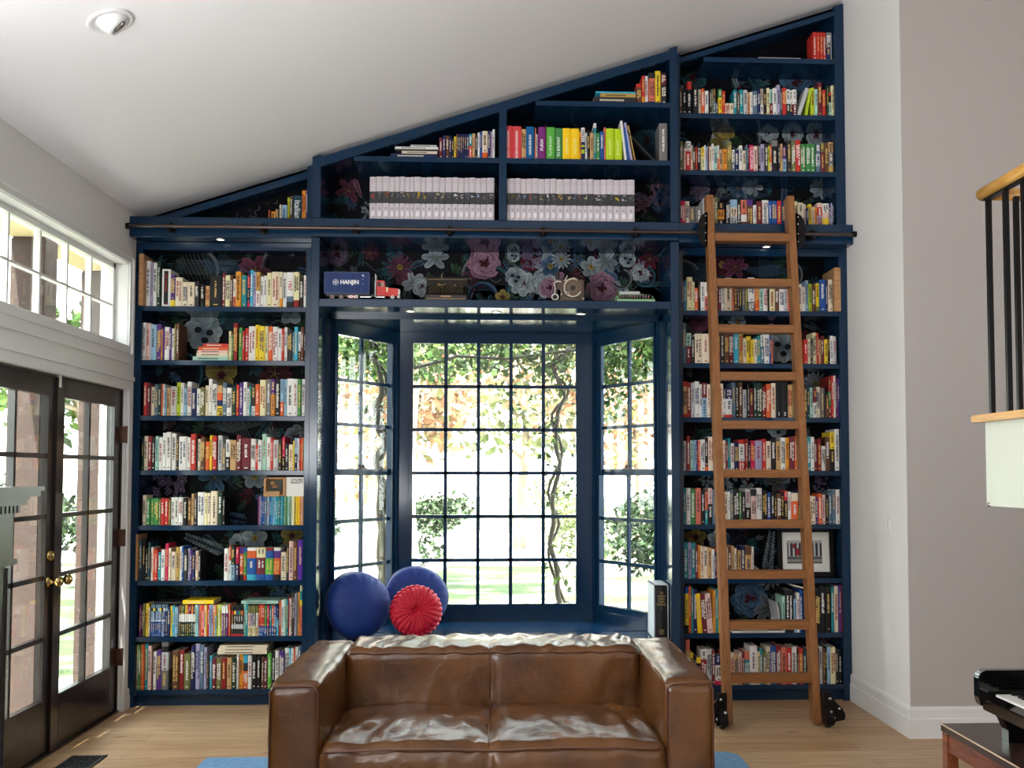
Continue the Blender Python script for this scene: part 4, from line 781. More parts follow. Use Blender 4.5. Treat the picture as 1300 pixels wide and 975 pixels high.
# which books sit behind the ladder stiles or the sofa
def shown_area(b):
    u, v = b['px']; a = b['area']
    ls = 903+(v-246)/676*22
    for s0 in (ls+2, ls+108):
        if abs(u-s0) < 6: a *= .15
    if 340 < u < 398 and v > 830: a *= .3 if u < 370 else .05
    if 868 < u < 898 and v > 830: a *= .5
    return a
for b in BOOKS:
    b['vis'] = shown_area(b); b['size'], b['cn'] = describe(b)
SPECIAL = {}
def find(phrase, x):
    """the book of a shelf that stands at photo column x"""
    c = [b for b in BOOKS if b['phrase'] == phrase]
    return min(c, key=lambda b: abs(b['px'][0]-x))
TXT = [('top shelf of left bookcase', 367.5, '1967', .032, -90, (196, 40, 50), .62, 'white book titled 1967 in red'), ('small triangular cabinet shelf', 377, 'Italian', .052, -90, (236, 236, 236), .5, 'dark teal book titled Italian'),
 ('right half of upper cabinet shelf', 642.5, 'ROSH HASHANAH', .021, 90, (250, 226, 226), .45, None), ('right half of upper cabinet shelf', 653.5, 'ROSH HASHANAH', .021, 90, (255, 240, 240), .45, None), ('right half of upper cabinet shelf', 671, 'HANUKKAH', .023, 90, (250, 250, 250), .45, None),
 ('right half of upper cabinet shelf', 685.8, 'PURIM', .026, 90, (250, 240, 250), .45, None), ('right half of upper cabinet shelf', 697, "TU B'SHVAT", .024, 90, (216, 244, 206), .42, None), ('right half of upper cabinet shelf', 707.4, "TU B'SHVAT", .024, 90, (240, 250, 240), .42, None),
 ('right half of upper cabinet shelf', 717.8, 'PASSOVER', .022, 90, (255, 240, 150), .45, None), ('right half of upper cabinet shelf', 728.4, 'PASSOVER', .022, 90, (255, 240, 150), .45, None),
 ('right half of upper cabinet shelf', 773, 'SHAVUOT', .022, 90, (236, 246, 150), .42, None), ('right half of upper cabinet shelf', 783.6, 'SHAVUOT', .022, 90, (236, 246, 150), .42, None),
 ('lowest shelf of high cabinet', 974, 'Glamorama', .036, -90, (30, 30, 34), .5, 'white book titled Glamorama'), ('third shelf of right bookcase', 991, '1', .03, 0, (240, 240, 240), .1, 'black book with a white number one on its spine'), ('third shelf of right bookcase', 998.8, '2', .03, 0, (240, 240, 240), .1, 'black book with a white number two on its spine'),
 ('third shelf of high cabinet', 956, 'CALIFORNIA', .03, -90, (250, 220, 226), .45, None)]
for (ph, x, t, size, rot, c, fz, lab) in TXT:
    b = find(ph, x); b['txt'] = (t, size, rot, c, fz); b['vis'] += 1e4
    if lab: b['lab'] = lab
rank = sorted(BOOKS, key=lambda b: -b['vis']); NBIG = 300
for i, b in enumerate(rank): b['big'] = i < NBIG
# labels: look first, then neighbours, then count within identical ones
byshelf = {}
for b in BOOKS: byshelf.setdefault(b['phrase'], []).append(b)
for ph, bs in byshelf.items():
    bs.sort(key=lambda b: b['x0'])
    for i, b in enumerate(bs):
        l_ = bs[i-1] if i and b['x0']-bs[i-1]['x1'] < .03 else None; r_ = bs[i+1] if i+1 < len(bs) and bs[i+1]['x0']-b['x1'] < .03 else None
        first = lambda q: NAMES[q['bands'][0][1]]
        b['self'] = b['size']+b['cn']+' book'
        if l_ and r_: nb = 'between %s and %s ones' % (first(l_), first(r_)) if first(l_) != first(r_) else 'between two %s ones' % first(l_)
        elif l_: nb = 'right of a %s one' % first(l_)
        elif r_: nb = 'left of a %s one' % first(r_)
        else: nb = 'standing alone'
        b['nb'] = nb
    from collections import Counter
    c1 = Counter(b['self'] for b in bs); c2 = Counter(b['self']+b['nb'] for b in bs)
    ordn = ['leftmost', 'second', 'third', 'fourth', 'fifth', 'sixth', 'seventh', 'eighth', 'ninth', 'tenth', 'eleventh', 'twelfth']
    seen = Counter()
    for b in bs:
        k = b['self']; seen[k] += 1
        if b.get('lab'): b['label'] = b['lab']+', '+ph; continue
        if b.get('txt'):
            same = [q for q in bs if q.get('txt') and q['txt'][0] == b['txt'][0]]
            pre = '' if len(same) == 1 else ('left ' if b is same[0] else 'right ')
            b['label'] = '%s%s book titled %s, %s' % (pre, b['cn'], b['txt'][0], ph); continue
        if c1[k] == 1: b['label'] = k+' on '+ph
        elif c2[k+b['nb']] == 1 and len((k+b['nb']+ph).split()) < 15: b['label'] = k+' '+b['nb']+', '+ph
        else:
            w_ = ordn[seen[k]-1] if seen[k] <= 12 else 'last'
            b['label'] = '%s%s from left on %s' % ((w_+' '+k) if w_ == 'leftmost' else (w_+' '+k), '' if w_ != 'leftmost' else '', ph) if w_ != 'leftmost' else 'leftmost '+k+' on '+ph
brng = random.Random(11)
small = MB()
for b in BOOKS:
    w = b['x1']-b['x0']-.0006; h = b['h']; cx_ = (b['x0']+b['x1'])/2
    dp = min(.235, max(.12, h*.68+brng.uniform(-.01, .02))); yy = b['y']+brng.uniform(0, .012)
    zz = b['z']
    if b['big']:
        root = empty('book', label=b['label'], cat='book', group='books on the '+b['phrase'])
        q = MB(); book_cover(q, w, h, dp, b['bands'], b['inset']); q.build('cover', M['v'], root)
        q = MB(); book_pages(q, w, h, dp); q.build('page_block', M['v'], root)
        if b.get('txt'):
            t, size, rot, c, fz = b['txt']
            mx = Matrix.Translation((0, -.001, h*fz)) @ FRONT @ Matrix.Rotation(math.radians(rot), 4, 'Z')
            tm = text_obj('spine_title', t, size, flat('ink', c), root, mx, bold=.0005)
            L = max((v.co.z for v in tm.data.vertices))-min((v.co.z for v in tm.data.vertices))
            if rot and L > h*.82:
                k_ = h*.82/L; zc_ = h*fz
                for v in tm.data.vertices: v.co.z = h*.5+(v.co.z-zc_)*k_
        elif w > .009:
            q = MB(); mk = MB(); book_letters(q, w, h, b['bands'], brng, mk)
            if mk.f: mk.build('publisher_mark', M['v'], root)
            if q.f: q.build('spine_lettering', M['v'], root)
        root.location = (cx_, yy, zz); root.rotation_euler.y = math.radians(b['lean'])
    else:
        q = MB(); book_cover(q, w, h, dp, b['bands'], b['inset']); book_pages(q, w, h, dp)
        if w > .009 and not b.get('txt'): book_letters(q, w, h, b['bands'], brng)
        mx = Matrix.Translation((cx_, yy, zz)) @ Matrix.Rotation(math.radians(b['lean']), 4, 'Y')
        small.mesh(q.v, q.f, q.c, False, mx)
tag(small.build('small_books', M['v']), 'remaining slim and half hidden books standing among the larger ones on all shelves', 'books', kind='stuff')
# ---- bound set of pale volumes with a dark picture band
def volume(x0, x1, z, h, tint, label):
    root = empty('bound_volume', label=label, cat='book', group='white bound volumes along the navy ledge'); w = x1-x0-.0006
    q = MB(); book_cover(q, w, h, .2, [(1, 'sv')]); 
    for f in (.93, .88): q.box((-w*.46, -.0006, h*f), (w*.46, .002, h*f+.0025), (176, 168, 176))
    q.build('cover', M['v'], root)
    q = MB(); book_pages(q, w, h, .2); q.build('page_block', M['v'], root)
    q = MB(); q.box((-w*.5+.0006, -.0012, h*.385), (w*.5-.0006, .004, h*.655), (58, 58, 62))
    r = random.Random(int(x0*1e4))
    for k in range(5):
        a, zz = r.uniform(-.3, .2)*w, h*r.uniform(.5, .62); q.box((a, -.0016, zz), (a+w*r.uniform(.1, .4), .001, zz+r.uniform(.003, .01)), tint)
    q.build('picture_band', M['v'], root)
    q = MB(); q.box((-w*.22, -.0012, h*.09), (w*.22, .001, h*.2), (240, 236, 240)); q.box((-w*.12, -.0012, h*.25), (w*.12, .001, h*.29), (150, 140, 150)); q.build('spine_number_label', M['v'], root)
    root.location = ((x0+x1)/2, -.112, z)
e1 = [400+x/5.417 for x in (368,413,457,502,540,572,610,645,670,720,752,800,848,885,932,973,1015,1050,1092,1130,1170,1221)]
e2 = [620+x/5.417 for x in (85,133,172,212,252,288,333,378,415,458,508,560,600,637,675,715,763,808,852,900,947,1000)]
TN = [('red', (170, 70, 70)), ('grey', (130, 130, 134)), ('rust', (170, 90, 60)), ('green', (120, 150, 110)), ('grey', (110, 110, 116)), ('pale', (220, 216, 180)), ('gold', (190, 160, 60)), ('grey', (120, 120, 124)), ('gold', (214, 180, 50)), ('gold', (200, 180, 60)), ('grey', (90, 90, 96)), ('tan', (190, 176, 140)), ('tan', (170, 156, 120)), ('grey', (130, 126, 130)), ('white', (230, 230, 230)), ('pale', (200, 190, 190)), ('blue', (120, 130, 160)), ('white', (225, 225, 225)), ('blue', (150, 170, 200)), ('grey', (120, 120, 120)), ('tan', (160, 150, 140))]
ORD = ['leftmost', 'second', 'third', 'fourth', 'fifth', 'sixth', 'seventh', 'eighth', 'ninth', 'tenth', 'middle', 'twelfth', 'thirteenth', 'fourteenth', 'fifteenth', 'sixteenth', 'seventeenth', 'eighteenth', 'nineteenth', 'second to last', 'last']
for half, ed in (('left', e1), ('right', e2)):
    pa, pb = 407.8, 850
    for k in range(21):
        x0, x1 = [UC[2]+(u-407.6)/(UC[1]-UC[0])*(UC[3]-UC[2]) for u in (ed[k], ed[k+1])]
        if half == 'left': x1 = min(x1, .0015)
        else: x0 = max(x0, .0515)
        tn = TN[k] if half == 'left' else TN[(k*5+3) % 21]
        volume(x0, x1, 3.03, .272+.002*((k*7) % 3), tn[1], '%s of the pale bound volumes, %s half of the wide upper cabinet' % (ORD[k], half))
# ---- lying stacks, leaning books
def lying(ua, ub, va, vb, colr, rowmap, z, y, dp, label, group, zb=None, s=None):
    """a book lying flat, spine to the room; ua..ub photo columns, thickness given"""
    X0, X1, pl, pr = rowmap
    x0, x1 = [X0+(u-pl)/(pr-pl)*(X1-X0) for u in (ua, ub)]
    th = (vb-va)/(1300/(6.5+y)); root = empty('book', label=label, cat='book', group=group)
    q = MB(); c = PAL[colr]; t = min(.0025, th*.2)
    q.box((x0, 0, 0), (x1, dp, t), c); q.box((x0, 0, th-t), (x1, dp, th), c); q.box((x0, 0, t), (x1, .004, th-t), c); q.build('cover', M['v'], root)
    q = MB(); q.box((x0+.002, .005, t), (x1-.003, dp-.003, th-t), (228, 220, 200)); q.build('page_block', M['v'], root)
    if th > .012:
        q = MB(); xx = x0+(x1-x0)*.15; r = random.Random(int(ua*7)); ink = (236, 226, 200) if colr in DARKC else (60, 50, 50)
        while xx < x0+(x1-x0)*.7: a = r.uniform(.004, .008); q.box((xx, -.001, th*.35), (xx+a, .001, th*.65), ink); xx += a+.002
        q.build('spine_lettering', M['v'], root)
    root.location = (0, y, z); return th
m2 = (L0, L1, 178.6, 387); z = SH[1]; g = 'coloured books lying in a pile, left bookcase'
for ua, ub, th, c, nm in ((243.2, 287.8, 5, 'mt', 'pale mint book at the bottom of the lying pile, second shelf of left bookcase'), (247.8, 287.8, 4.2, 'cr', 'cream book second from bottom of the lying pile, second shelf of left bookcase'), (248.6, 287.6, 3.6, 'pk', 'pale pink book in the middle of the lying pile, second shelf of left bookcase'), (250.4, 287.6, 4.2, 'ot', 'orange book second from top of the lying pile, second shelf of left bookcase'), (256, 287.8, 4.2, 'rd', 'red book on top of the lying pile, second shelf of left bookcase')):
    z += lying(ua, ub, 0, th, c, m2, z, .015, .17, nm, g)+.0002
m7 = (L0, L1, 173.9, 383.5); tz = lambda top, base, zz: zz+(base-top)/5.417/199.6+.0008
lying(231, 270, 0, 4.6, 'yy', m7, SH[6]+.1985, .02, .19, 'yellow book lying flat on top of a row of small paperbacks', 'books lying on the seventh shelf of left bookcase')
lying(305, 352, 0, 3.6, 'mt', m7, SH[6]+.1985, .02, .21, 'mint green book lying flat over small paperbacks, right end of seventh shelf', 'books lying on the seventh shelf of left bookcase')
lying(192, 229, 0, 2.2, 'dk', m7, SH[6]+.1985, .05, .17, 'thin charcoal book lying over blue paperbacks, left end of seventh shelf', 'books lying on the seventh shelf of left bookcase')
m8 = (L0, L1, 173.8, 383); z = SH[7]+.2155
for k, (ua, ub, nm) in enumerate(((276, 338.5, 'lowest'), (276.5, 337.5, 'middle'), (278, 338.8, 'topmost'))):
    z += lying(ua, ub, 0, 3.6, 'cr', m8, z, .012+.004*k, .22, '%s of three cream magazines lying on upright books, bottom shelf of left bookcase' % nm, 'cream magazines lying on the bottom shelf books')+.0002
mu = (UC[2], UC[3], UC[0], UC[1]); z = zc1; g = 'books lying in the left corner of the upper cabinet'
for ua, ub, th, c, nm in ((494, 552.5, 5.6, 'nv', 'navy box file lying at the bottom of the pile under the ceiling slope'), (508, 553, 3.4, 'cr', 'cream book lying on the navy box file'), (500, 553, 2.4, 'dk', 'thin charcoal book lying in the pile under the ceiling slope'), (499.5, 554, 3, 'wh', 'white book lying near the top of the pile under the ceiling slope'), (519, 552, 2.6, 'lg', 'light grey booklet on top of the pile under the ceiling slope')):
    z += lying(ua, ub, 0, th, c, mu, z, -.115, .2, nm, g)+.0002
z = zc2; g = 'books lying on the top shelf of the upper cabinet'
for ua, ub, th, c, nm in ((752, 806.5, 8, 'dk', 'charcoal binder lying on the top shelf of the wide upper cabinet'), (761, 806.5, 5, 'go', 'gold spined book lying on the charcoal binder'), (755, 806.5, 2.2, 'cy', 'thin bright blue book topping the charcoal binder')):
    z += lying(ua, ub, 0, th, c, mu, z, -.115, .2, nm, g)+.0002
mr_ = (1.178, 2.198, 863.3, 1054.8)
lying(961.5, 1013.5, 0, 2.2, 'lg', mr_, zr[2], .02, .2, 'thin light grey folder lying alone on the topmost shelf', 'folders lying on the topmost shelf')
mq = (Q0, Q1, 868.4, 1070.4); z = SH[6]
for k, c in enumerate(('wh', 'dk', 'lg')):
    z += lying(930, 995-k, 0, 2.6, c, mq, z, .012, .22, '%s magazine %s lying behind the ladder rungs, seventh shelf' % (('white', 'charcoal', 'light grey')[k], ('at the bottom', 'in the middle', 'on top')[k]), 'magazines lying behind the ladder')+.0002
def leaning(x, w, h, dp, deg, z, y, c, label, group):
    root = empty('book', label=label, cat='book', group=group); q = MB(); book_cover(q, w, h, dp, [(1, c)]); q.build('cover', M['v'], root)
    q = MB(); book_pages(q, w, h, dp); q.build('page_block', M['v'], root)
    a = math.radians(deg); root.rotation_euler.y = a; root.location = (x, y, z+abs(math.sin(a))*w/2+.0005)
def mapx(u, mp): return mp[0]+(u-mp[2])/(mp[3]-mp[2])*(mp[1]-mp[0])
g = 'leaning books in the upper cabinet'
for u, w, h, deg, c, nm in ((793.6, .014, .26, -6.5, 'wh', 'tall white book leaning left beside the lime yellow pair'), (797, .018, .215, -6.5, 'bl', 'blue book leaning between a white and a lavender one, upper cabinet'), (801, .016, .25, -9.5, 'lv', 'lavender book leaning left, upper cabinet'), (805.6, .006, .235, -11, 'go', 'very thin gold booklet leaning left, upper cabinet'), (830, .014, .255, -43, 'bk', 'black book slumped far over, beside the grey box file')):
    leaning(mapx(u, mu), w, h, .18, deg, zc1, -.115, c, nm, g)
mr2 = (1.178, 2.198, 864, 1059.8)
leaning(mapx(1014.6, mr2), .026, .19, .15, 19, zr[0], .02, 'lg', 'light grey book leaning right against the lime ones, second shelf of high cabinet', 'leaning books in the high cabinet')
leaning(mapx(1024.5, mr2), .018, .185, .15, 9, zr[0], .024, 'lm', 'lime book tilted beside the leaning grey one, second shelf of high cabinet', 'leaning books in the high cabinet')
mx6 = (Q0, Q1, 868.2, 1069.7)
for k, u in enumerate((981, 978)): leaning(mapx(u, mx6), .004, .155, .12, -52, SH[5], .05+.0*k, 'cr' if k else 'bk', '%s of two thin booklets slumped over, left of the framed photograph' % ('lower' if k else 'upper'), 'thin booklets on the sixth shelf')
mx7 = (Q0, Q1, 868.4, 1070.4)
for k, (u, deg, h, c) in enumerate(((1000.5, -7, .16, 'wh'), (1004, -9, .19, 'lg'))):
    leaning(mapx(u-8-3*k, mx7), .006, h, .2, deg, SH[6], .02, c, '%s thin magazine leaning behind the ladder, seventh shelf' % ('lower white' if not k else 'taller grey'), 'leaning magazines behind the ladder')
# big tan album boards at the ends
def board(u0, u1, h, mp, z, c, label, y=-.03, dp=.25, deg=0):
    x0, x1 = mapx(u0, mp), mapx(u1, mp); root = empty('album', label=label, cat='album'); q = MB(); w = x1-x0; q.box((-w/2, 0, 0), (w/2, dp, h), PAL[c]); q.build('cover', M['boxwood'], root, bevel=.003)
    q = MB(); q.box((-w/2-.0005, .02, h*.08), (-w/2, dp-.02, h*.92), (190, 150, 110)); q.build('cover_panel', M['v'], root)
    root.location = ((x0+x1)/2, y, z)
board(177, 182.8, .325, (L0, L1, 179.6, 389), SH[0]+.0, 'tn', 'tall tan wooden-edged album at the left end of the top shelf, left bookcase')
board(1060, 1068, .285, (Q0, Q1, 867.5, 1066), SH[0], 'tn', 'tan wooden board-like album closing the top shelf of the right bookcase', y=-.01)
board(172.4, 174.8, .29, (L0, L1, 174.3, 384.2), SH[5], 'br', 'thin brown board at the left end of the sixth shelf, left bookcase', y=-.004, dp=.18)
# ================================================================== CURIOS ON THE DISPLAY SHELF
ZD = ZT+.049
def nx(u, y=-.06): return atY(u, 375, y).x
nsc = 1300/(6.5-.06)
# toy lorry with a container
tk = empty('toy_truck', (nx(462), -.06, ZD), label='red toy lorry with a blue shipping container lettered HANJIN', cat='toy')
x0, x1 = nx(413.5), nx(470.5); zb_ = ZD+.036; zt1 = ZD+.172
q = MB()
blue = (26, 54, 110)
n = 34; yf, yb = -.12, -.02; xs = [x0+(x1-x0)*i/n for i in range(n+1)]
pts = []
for i in range(n+1): pts.append((xs[i], yf+(.0025 if (i//1) % 2 else 0)))
poly = pts+[(x1, yb), (x0, yb)]
q.prism(poly, 'z', zb_, zt1, blue)
for a, b in (((x0-.001, yf-.003, zb_-.002), (x1+.001, yb, zb_+.006)), ((x0-.001, yf-.003, zt1-.006), (x1+.001, yb, zt1+.001)), ((x0-.001, yf-.003, zb_), (x0+.006, yb, zt1)), ((x1-.006, yf-.003, zb_), (x1+.001, yb, zt1))): q.box(a, b, (22, 46, 96))
q.build('container', M['vg'], tk)
wh = flat('white_ink', (240, 242, 245))
text_obj('container_lettering', 'HANJIN', .036, wh, tk, Matrix.Translation((nx(445.5), -.1235, ZD+.107)) @ FRONT, bold=.0012, sx=.93)
q = MB(); ex = nx(428); ez = ZD+.107
q.tube([(ex+.017*math.cos(a*.393), -.1235, ez+.017*math.sin(a*.393)) for a in range(16)], .0016, closed=True, col=(240, 242, 245))
q.tube([(ex-.012, -.1235, ez-.004), (ex-.003, -.1235, ez+.006), (ex+.003, -.1235, ez-.006), (ex+.012, -.1235, ez+.004)], .0028, col=(240, 242, 245))
q.tube([(ex-.004, -.1235, ez-.012), (ex+.004, -.1235, ez+.012)], .002, col=(240, 242, 245))
for (dx, dz) in ((-.006, .155), (-.002, .149), (0, .13), (0, .1)): q.box((nx(462)+dx, -.1235, ZD+dz-.004), (nx(462)+dx+(.012 if dz > .14 else .004), -.1225, ZD+dz), (230, 232, 236))
q.build('emblem', M['vg'], tk)
q = MB(); q.box((x0+.01, -.10, ZD+.022), (nx(486), -.04, ZD+.035), (24, 24, 26)); q.build('chassis', M['vg'], tk)
def wheel(x, y, r, tw_=.022, hub=(206, 204, 200)):
    q = MB(); q.cyl((x, y, ZD+r), (x, y+tw_, ZD+r), r, n=24, col=(22, 20, 20)); q.cyl((x, y-.002, ZD+r), (x, y, ZD+r), r*.62, r*.68, n=20, col=hub); q.cyl((x, y-.006, ZD+r), (x, y-.002, ZD+r), r*.2, r*.28, n=12, col=hub); q.build('wheel', M['vg'], tk)
for u in (423.5, 435): 
    for y in (-.118, -.045): wheel(nx(u), y, .0165, hub=(150, 120, 110))
for u in (459, 484-9, ): pass
for y in (-.118, -.045): wheel(nx(499.5), y, .017)
q = MB(); q.box((nx(443), -.122, ZD+.008), (nx(456), -.112, ZD+.027), (236, 230, 226))
for k in range(4):
    for j in range(3):
        if (k+j) % 2 == 0: q.box((nx(443)+.0155*k+.001, -.1225, ZD+.008+.0064*j), (nx(443)+.0155*k+.014, -.1215, ZD+.013+.0064*j), (200, 40, 36))
q.build('striped_rack', M['vg'], tk)
q = MB()
for ua, ub in ((459, 472.5), (479, 489.5)): q.cyl((nx(ua), -.105, ZD+.018), (nx(ub), -.105, ZD+.018), .0105, n=18)
q.cyl((nx(477.5), -.105, ZD+.02), (nx(477.5), -.105, ZD+.165), .0042, n=12); q.cyl((nx(477.5), -.05, ZD+.02), (nx(477.5), -.05, ZD+.165), .0042, n=12); q.cyl((nx(477.5), -.105, ZD+.04), (nx(477.5), -.105, ZD+.11), .006, n=12)
q.build('chrome_exhaust', M['steel'], tk)
red = (206, 40, 34)
q = MB(); xa, xb = nx(479.5), nx(490)
q.prism([(xa, ZD+.025), (nx(506.5), ZD+.025), (nx(508), ZD+.065), (nx(506.5), ZD+.072), (xb, ZD+.078), (nx(489), ZD+.122), (xa, ZD+.124)], 'y', -.112, -.03, red)
q.prism([(nx(495.5), ZD+.02), (nx(503.5), ZD+.02), (nx(505.5), ZD+.036), (nx(502), ZD+.043), (nx(497), ZD+.043), (nx(493.5), ZD+.034)], 'y', -.119, -.023, red)
q.build('cab', M['vg'], tk, bevel=.002)
q = MB(); q.prism([(nx(480.5), ZD+.084), (nx(484.5), ZD+.084), (nx(484.5), ZD+.112), (nx(480.5), ZD+.112)], 'y', -.1135, -.028, (20, 18, 20)); q.prism([(nx(485.5), ZD+.084), (nx(488.7), ZD+.084), (nx(488.2), ZD+.112), (nx(485.5), ZD+.112)], 'y', -.1135, -.028, (150, 140, 116)); q.build('cab_window', M['vg'], tk)
q = MB(); q.box((nx(506.6), -.113, ZD+.03), (nx(508.4), -.03, ZD+.068), (210, 210, 206)); q.box((nx(505.5), -.12, ZD+.012), (nx(508.6), -.022, ZD+.026), (214, 214, 210)); q.box((nx(491.5), -.116, ZD+.05), (nx(493.5), -.11, ZD+.08), (222, 208, 150)); q.build('grille_and_bumper', M['vg'], tk)
# old black typewriter
gold = (176, 134, 72)
ty = empty('typewriter', (nx(565), -.03, ZD), label='antique black typewriter with gilt trim standing on the display shelf', cat='typewriter')
a, b = nx(541), nx(593); q = MB()
q.prism([(-.125, ZD), (.08, ZD), (.08, ZD+.16), (-.02, ZD+.162), (-.035, ZD+.105), (-.1, ZD+.055), (-.125, ZD+.03)], 'x', a, b, (34, 27, 22)); q.build('body', M['vg'], ty, bevel=.004)
q = MB(); q.cyl((a-.004, -.005, ZD+.158), (b+.01, -.005, ZD+.158), .016, n=20, col=(26, 24, 24)); q.cyl((b+.008, -.005, ZD+.158), (b+.022, -.005, ZD+.158), .013, n=14, col=(60, 50, 40)); q.box((a+.005, -.03, ZD+.146), (b-.005, -.022, ZD+.15), (120, 100, 70)); q.tube([(nx(561), -.03, ZD+.15), (nx(560), -.04, ZD+.17), (nx(562), -.04, ZD+.185)], .003, col=(150, 140, 120)); q.build('carriage', M['vg'], ty)
q = MB()
for k in range(26):
    t = math.pi*(k+.5)/26; xx = (a+b)/2+.058*math.cos(t); q.cyl(((a+b)/2+.012*math.cos(t), -.045, ZD+.09), (xx, -.05, ZD+.115-.022*math.sin(t)), .0012, n=5, col=gold)
q.build('type_basket', M['vg'], ty)
q = MB()
for r_ in range(4):
    for k in range(11):
        xx = a+.025+(b-a-.05)*(k+.5*(r_ % 2)*.6)/10.5; q.cyl((xx, -.124+.02*r_-.002, ZD+.046+.0155*r_), (xx, -.12+.02*r_, ZD+.053+.0155*r_), .0068, n=10, col=(16, 15, 15)); q.tube([(xx+.007*math.cos(j*.785), -.124+.02*r_-.002, ZD+.05+.0155*r_+.005*math.sin(j*.785)) for j in range(8)], .0009, n=4, col=(140, 124, 92), closed=True)
q.build('keys', M['vg'], ty)
q = MB(); q.tube([(nx(556)+.003*i, -.0365-.00*i, ZD+.122-.012*math.sin(math.pi*i/16)) for i in range(17)], .0025, col=gold); q.box((nx(560), -.128, ZD+.02), (nx(573), -.1255, ZD+.027), gold); q.box((a+.01, -.1275, ZD+.006), (b-.01, -.125, ZD+.01), gold); q.build('gilt_trim', M['vg'], ty)
# old film projector
pj = empty('film_projector', (nx(720), -.03, ZD), label='old dark film projector with a pale hooked film loop and crank', cat='projector')
q = MB(); q.box((nx(706), -.09, ZD), (nx(741), .04, ZD+.145), (84, 68, 56)); q.box((nx(704), -.09, ZD+.01), (nx(712), .0, ZD+.085), (40, 34, 30)); q.build('body', M['vg'], pj, bevel=.006)
c = (nx(726.5), -.092, ZD+.088)
q = MB(); q.cyl((c[0], -.103, c[2]), (c[0], -.09, c[2]), .058, n=32, col=(104, 84, 68)); q.cyl((c[0], -.107, c[2]), (c[0], -.103, c[2]), .022, n=24, col=(40, 34, 32)); q.tube([(c[0]+.022*math.cos(j*.4), -.107, c[2]+.022*math.sin(j*.4)) for j in range(16)], .0018, n=5, col=(150, 140, 126), closed=True); q.build('reel_drum', M['vg'], pj)
q = MB(); sil = (222, 214, 200)
q.tube([(c[0]+.054*math.cos(a_), -.112, c[2]+.057*math.sin(a_)) for a_ in [1.0+i*.21 for i in range(24)]], .0042, col=sil)
q.tube([(nx(716.5), -.112, ZD+.128), (nx(719.5), -.112, ZD+.165)], .003, col=sil)
q.cyl((c[0]-.032, -.115, c[2]-.038), (c[0]-.032, -.106, c[2]-.038), .012, n=16, col=(190, 180, 160)); q.cyl((c[0]-.032, -.117, c[2]-.038), (c[0]-.032, -.115, c[2]-.038), .006, n=12, col=(50, 40, 36))
q.build('film_loop', M['vg'], pj)
q = MB(); q.tube([(nx(712), -.112, ZD+.122), (nx(708), -.112, ZD+.126), (nx(702.5), -.112, ZD+.118), (nx(704.5), -.112, ZD+.08), (nx(703.5), -.112, ZD+.045)], .0038, col=sil); q.tube([(nx(704)+.02*math.cos(j*.5), -.112, ZD+.028+.018*math.sin(j*.5)) for j in range(13)], .004, col=sil, closed=True); q.tube([(nx(703.5), -.112, ZD+.118), (nx(707), -.112, ZD+.132), (nx(711), -.112, ZD+.128)], .003, col=(200, 196, 190)); q.build('crank_handle', M['vg'], pj)
q = MB(); q.tube([(nx(716), -.094, ZD+.026), (nx(719), -.1, ZD+.012), (nx(728), -.1, ZD+.016), (nx(733), -.1, ZD+.008), (nx(737.5), -.094, ZD+.026), (nx(716), -.094, ZD+.026)], .0022, col=(140, 124, 96)); q.build('name_plate_bracket', M['vg'], pj)
q = MB(); q.cyl((nx(708), -.03, ZD+.145), (nx(708), -.03, ZD+.2), .012, n=16, col=(34, 30, 30)); q.cyl((nx(713), -.02, ZD+.145), (nx(735), -.02, ZD+.16), .02, n=16, col=(44, 38, 34)); q.build('lamp_house', M['vg'], pj)
for (u, zz) in ((704, .148), (728, .160), (740, .03), (712.5, .058)):
    q = MB(); q.lathe([(0, .006), (.005, .004), (.006, 0)], 10, mx=Matrix.Translation((nx(u), -.1, ZD+zz-.01)) @ Matrix.Rotation(math.radians(90), 4, 'X'), col=(230, 224, 210)); q.build('knob', M['vg'], pj)
# green typewriter
gt = empty('typewriter', (nx(806), -.05, ZD), label='small pale green portable typewriter with dark keys near the right end', cat='typewriter')
a, b = nx(782.5), nx(829.5); gr_ = (128, 176, 128)
q = MB(); q.prism([(-.125, ZD), (.06, ZD), (.06, ZD+.05), (-.02, ZD+.056), (-.045, ZD+.05), (-.112, ZD+.02), (-.125, ZD+.012)], 'x', a, b, gr_); q.build('body', M['vg'], gt, bevel=.005)
q = MB()
for xx in (a+.004, b-.010): q.prism([(-.124, ZD+.013), (-.05, ZD+.052), (-.05, ZD+.045), (-.124, ZD+.004)], 'x', xx, xx+.006, (146, 196, 146))
q.prism([(-.126, ZD+.014), (-.12, ZD+.018), (-.12, ZD+.004), (-.126, ZD+.002)], 'x', a, b, (146, 196, 146)); q.build('key_surround', M['vg'], gt)
q = MB(); q.prism([(-.1205, ZD+.0175), (-.05, ZD+.0525), (-.05, ZD+.05), (-.12, ZD+.015)], 'x', a+.014, b-.014, (20, 18, 18))
for r_ in range(3):
    for k in range(11):
        xx = a+.022+(b-a-.044)*(k+.3*r_)/11.; q.cyl((xx, -.114+.02*r_, ZD+.022+.011*r_), (xx, -.116+.02*r_, ZD+.032+.011*r_), .0055, n=8, col=(34, 22, 24) if (k+r_) % 5 else (120, 40, 40)); q.box((xx-.002, -.1175+.02*r_, ZD+.0325+.011*r_), (xx+.002, -.1165+.02*r_, ZD+.0345+.011*r_), (220, 214, 206))
q.build('keys', M['vg'], gt)
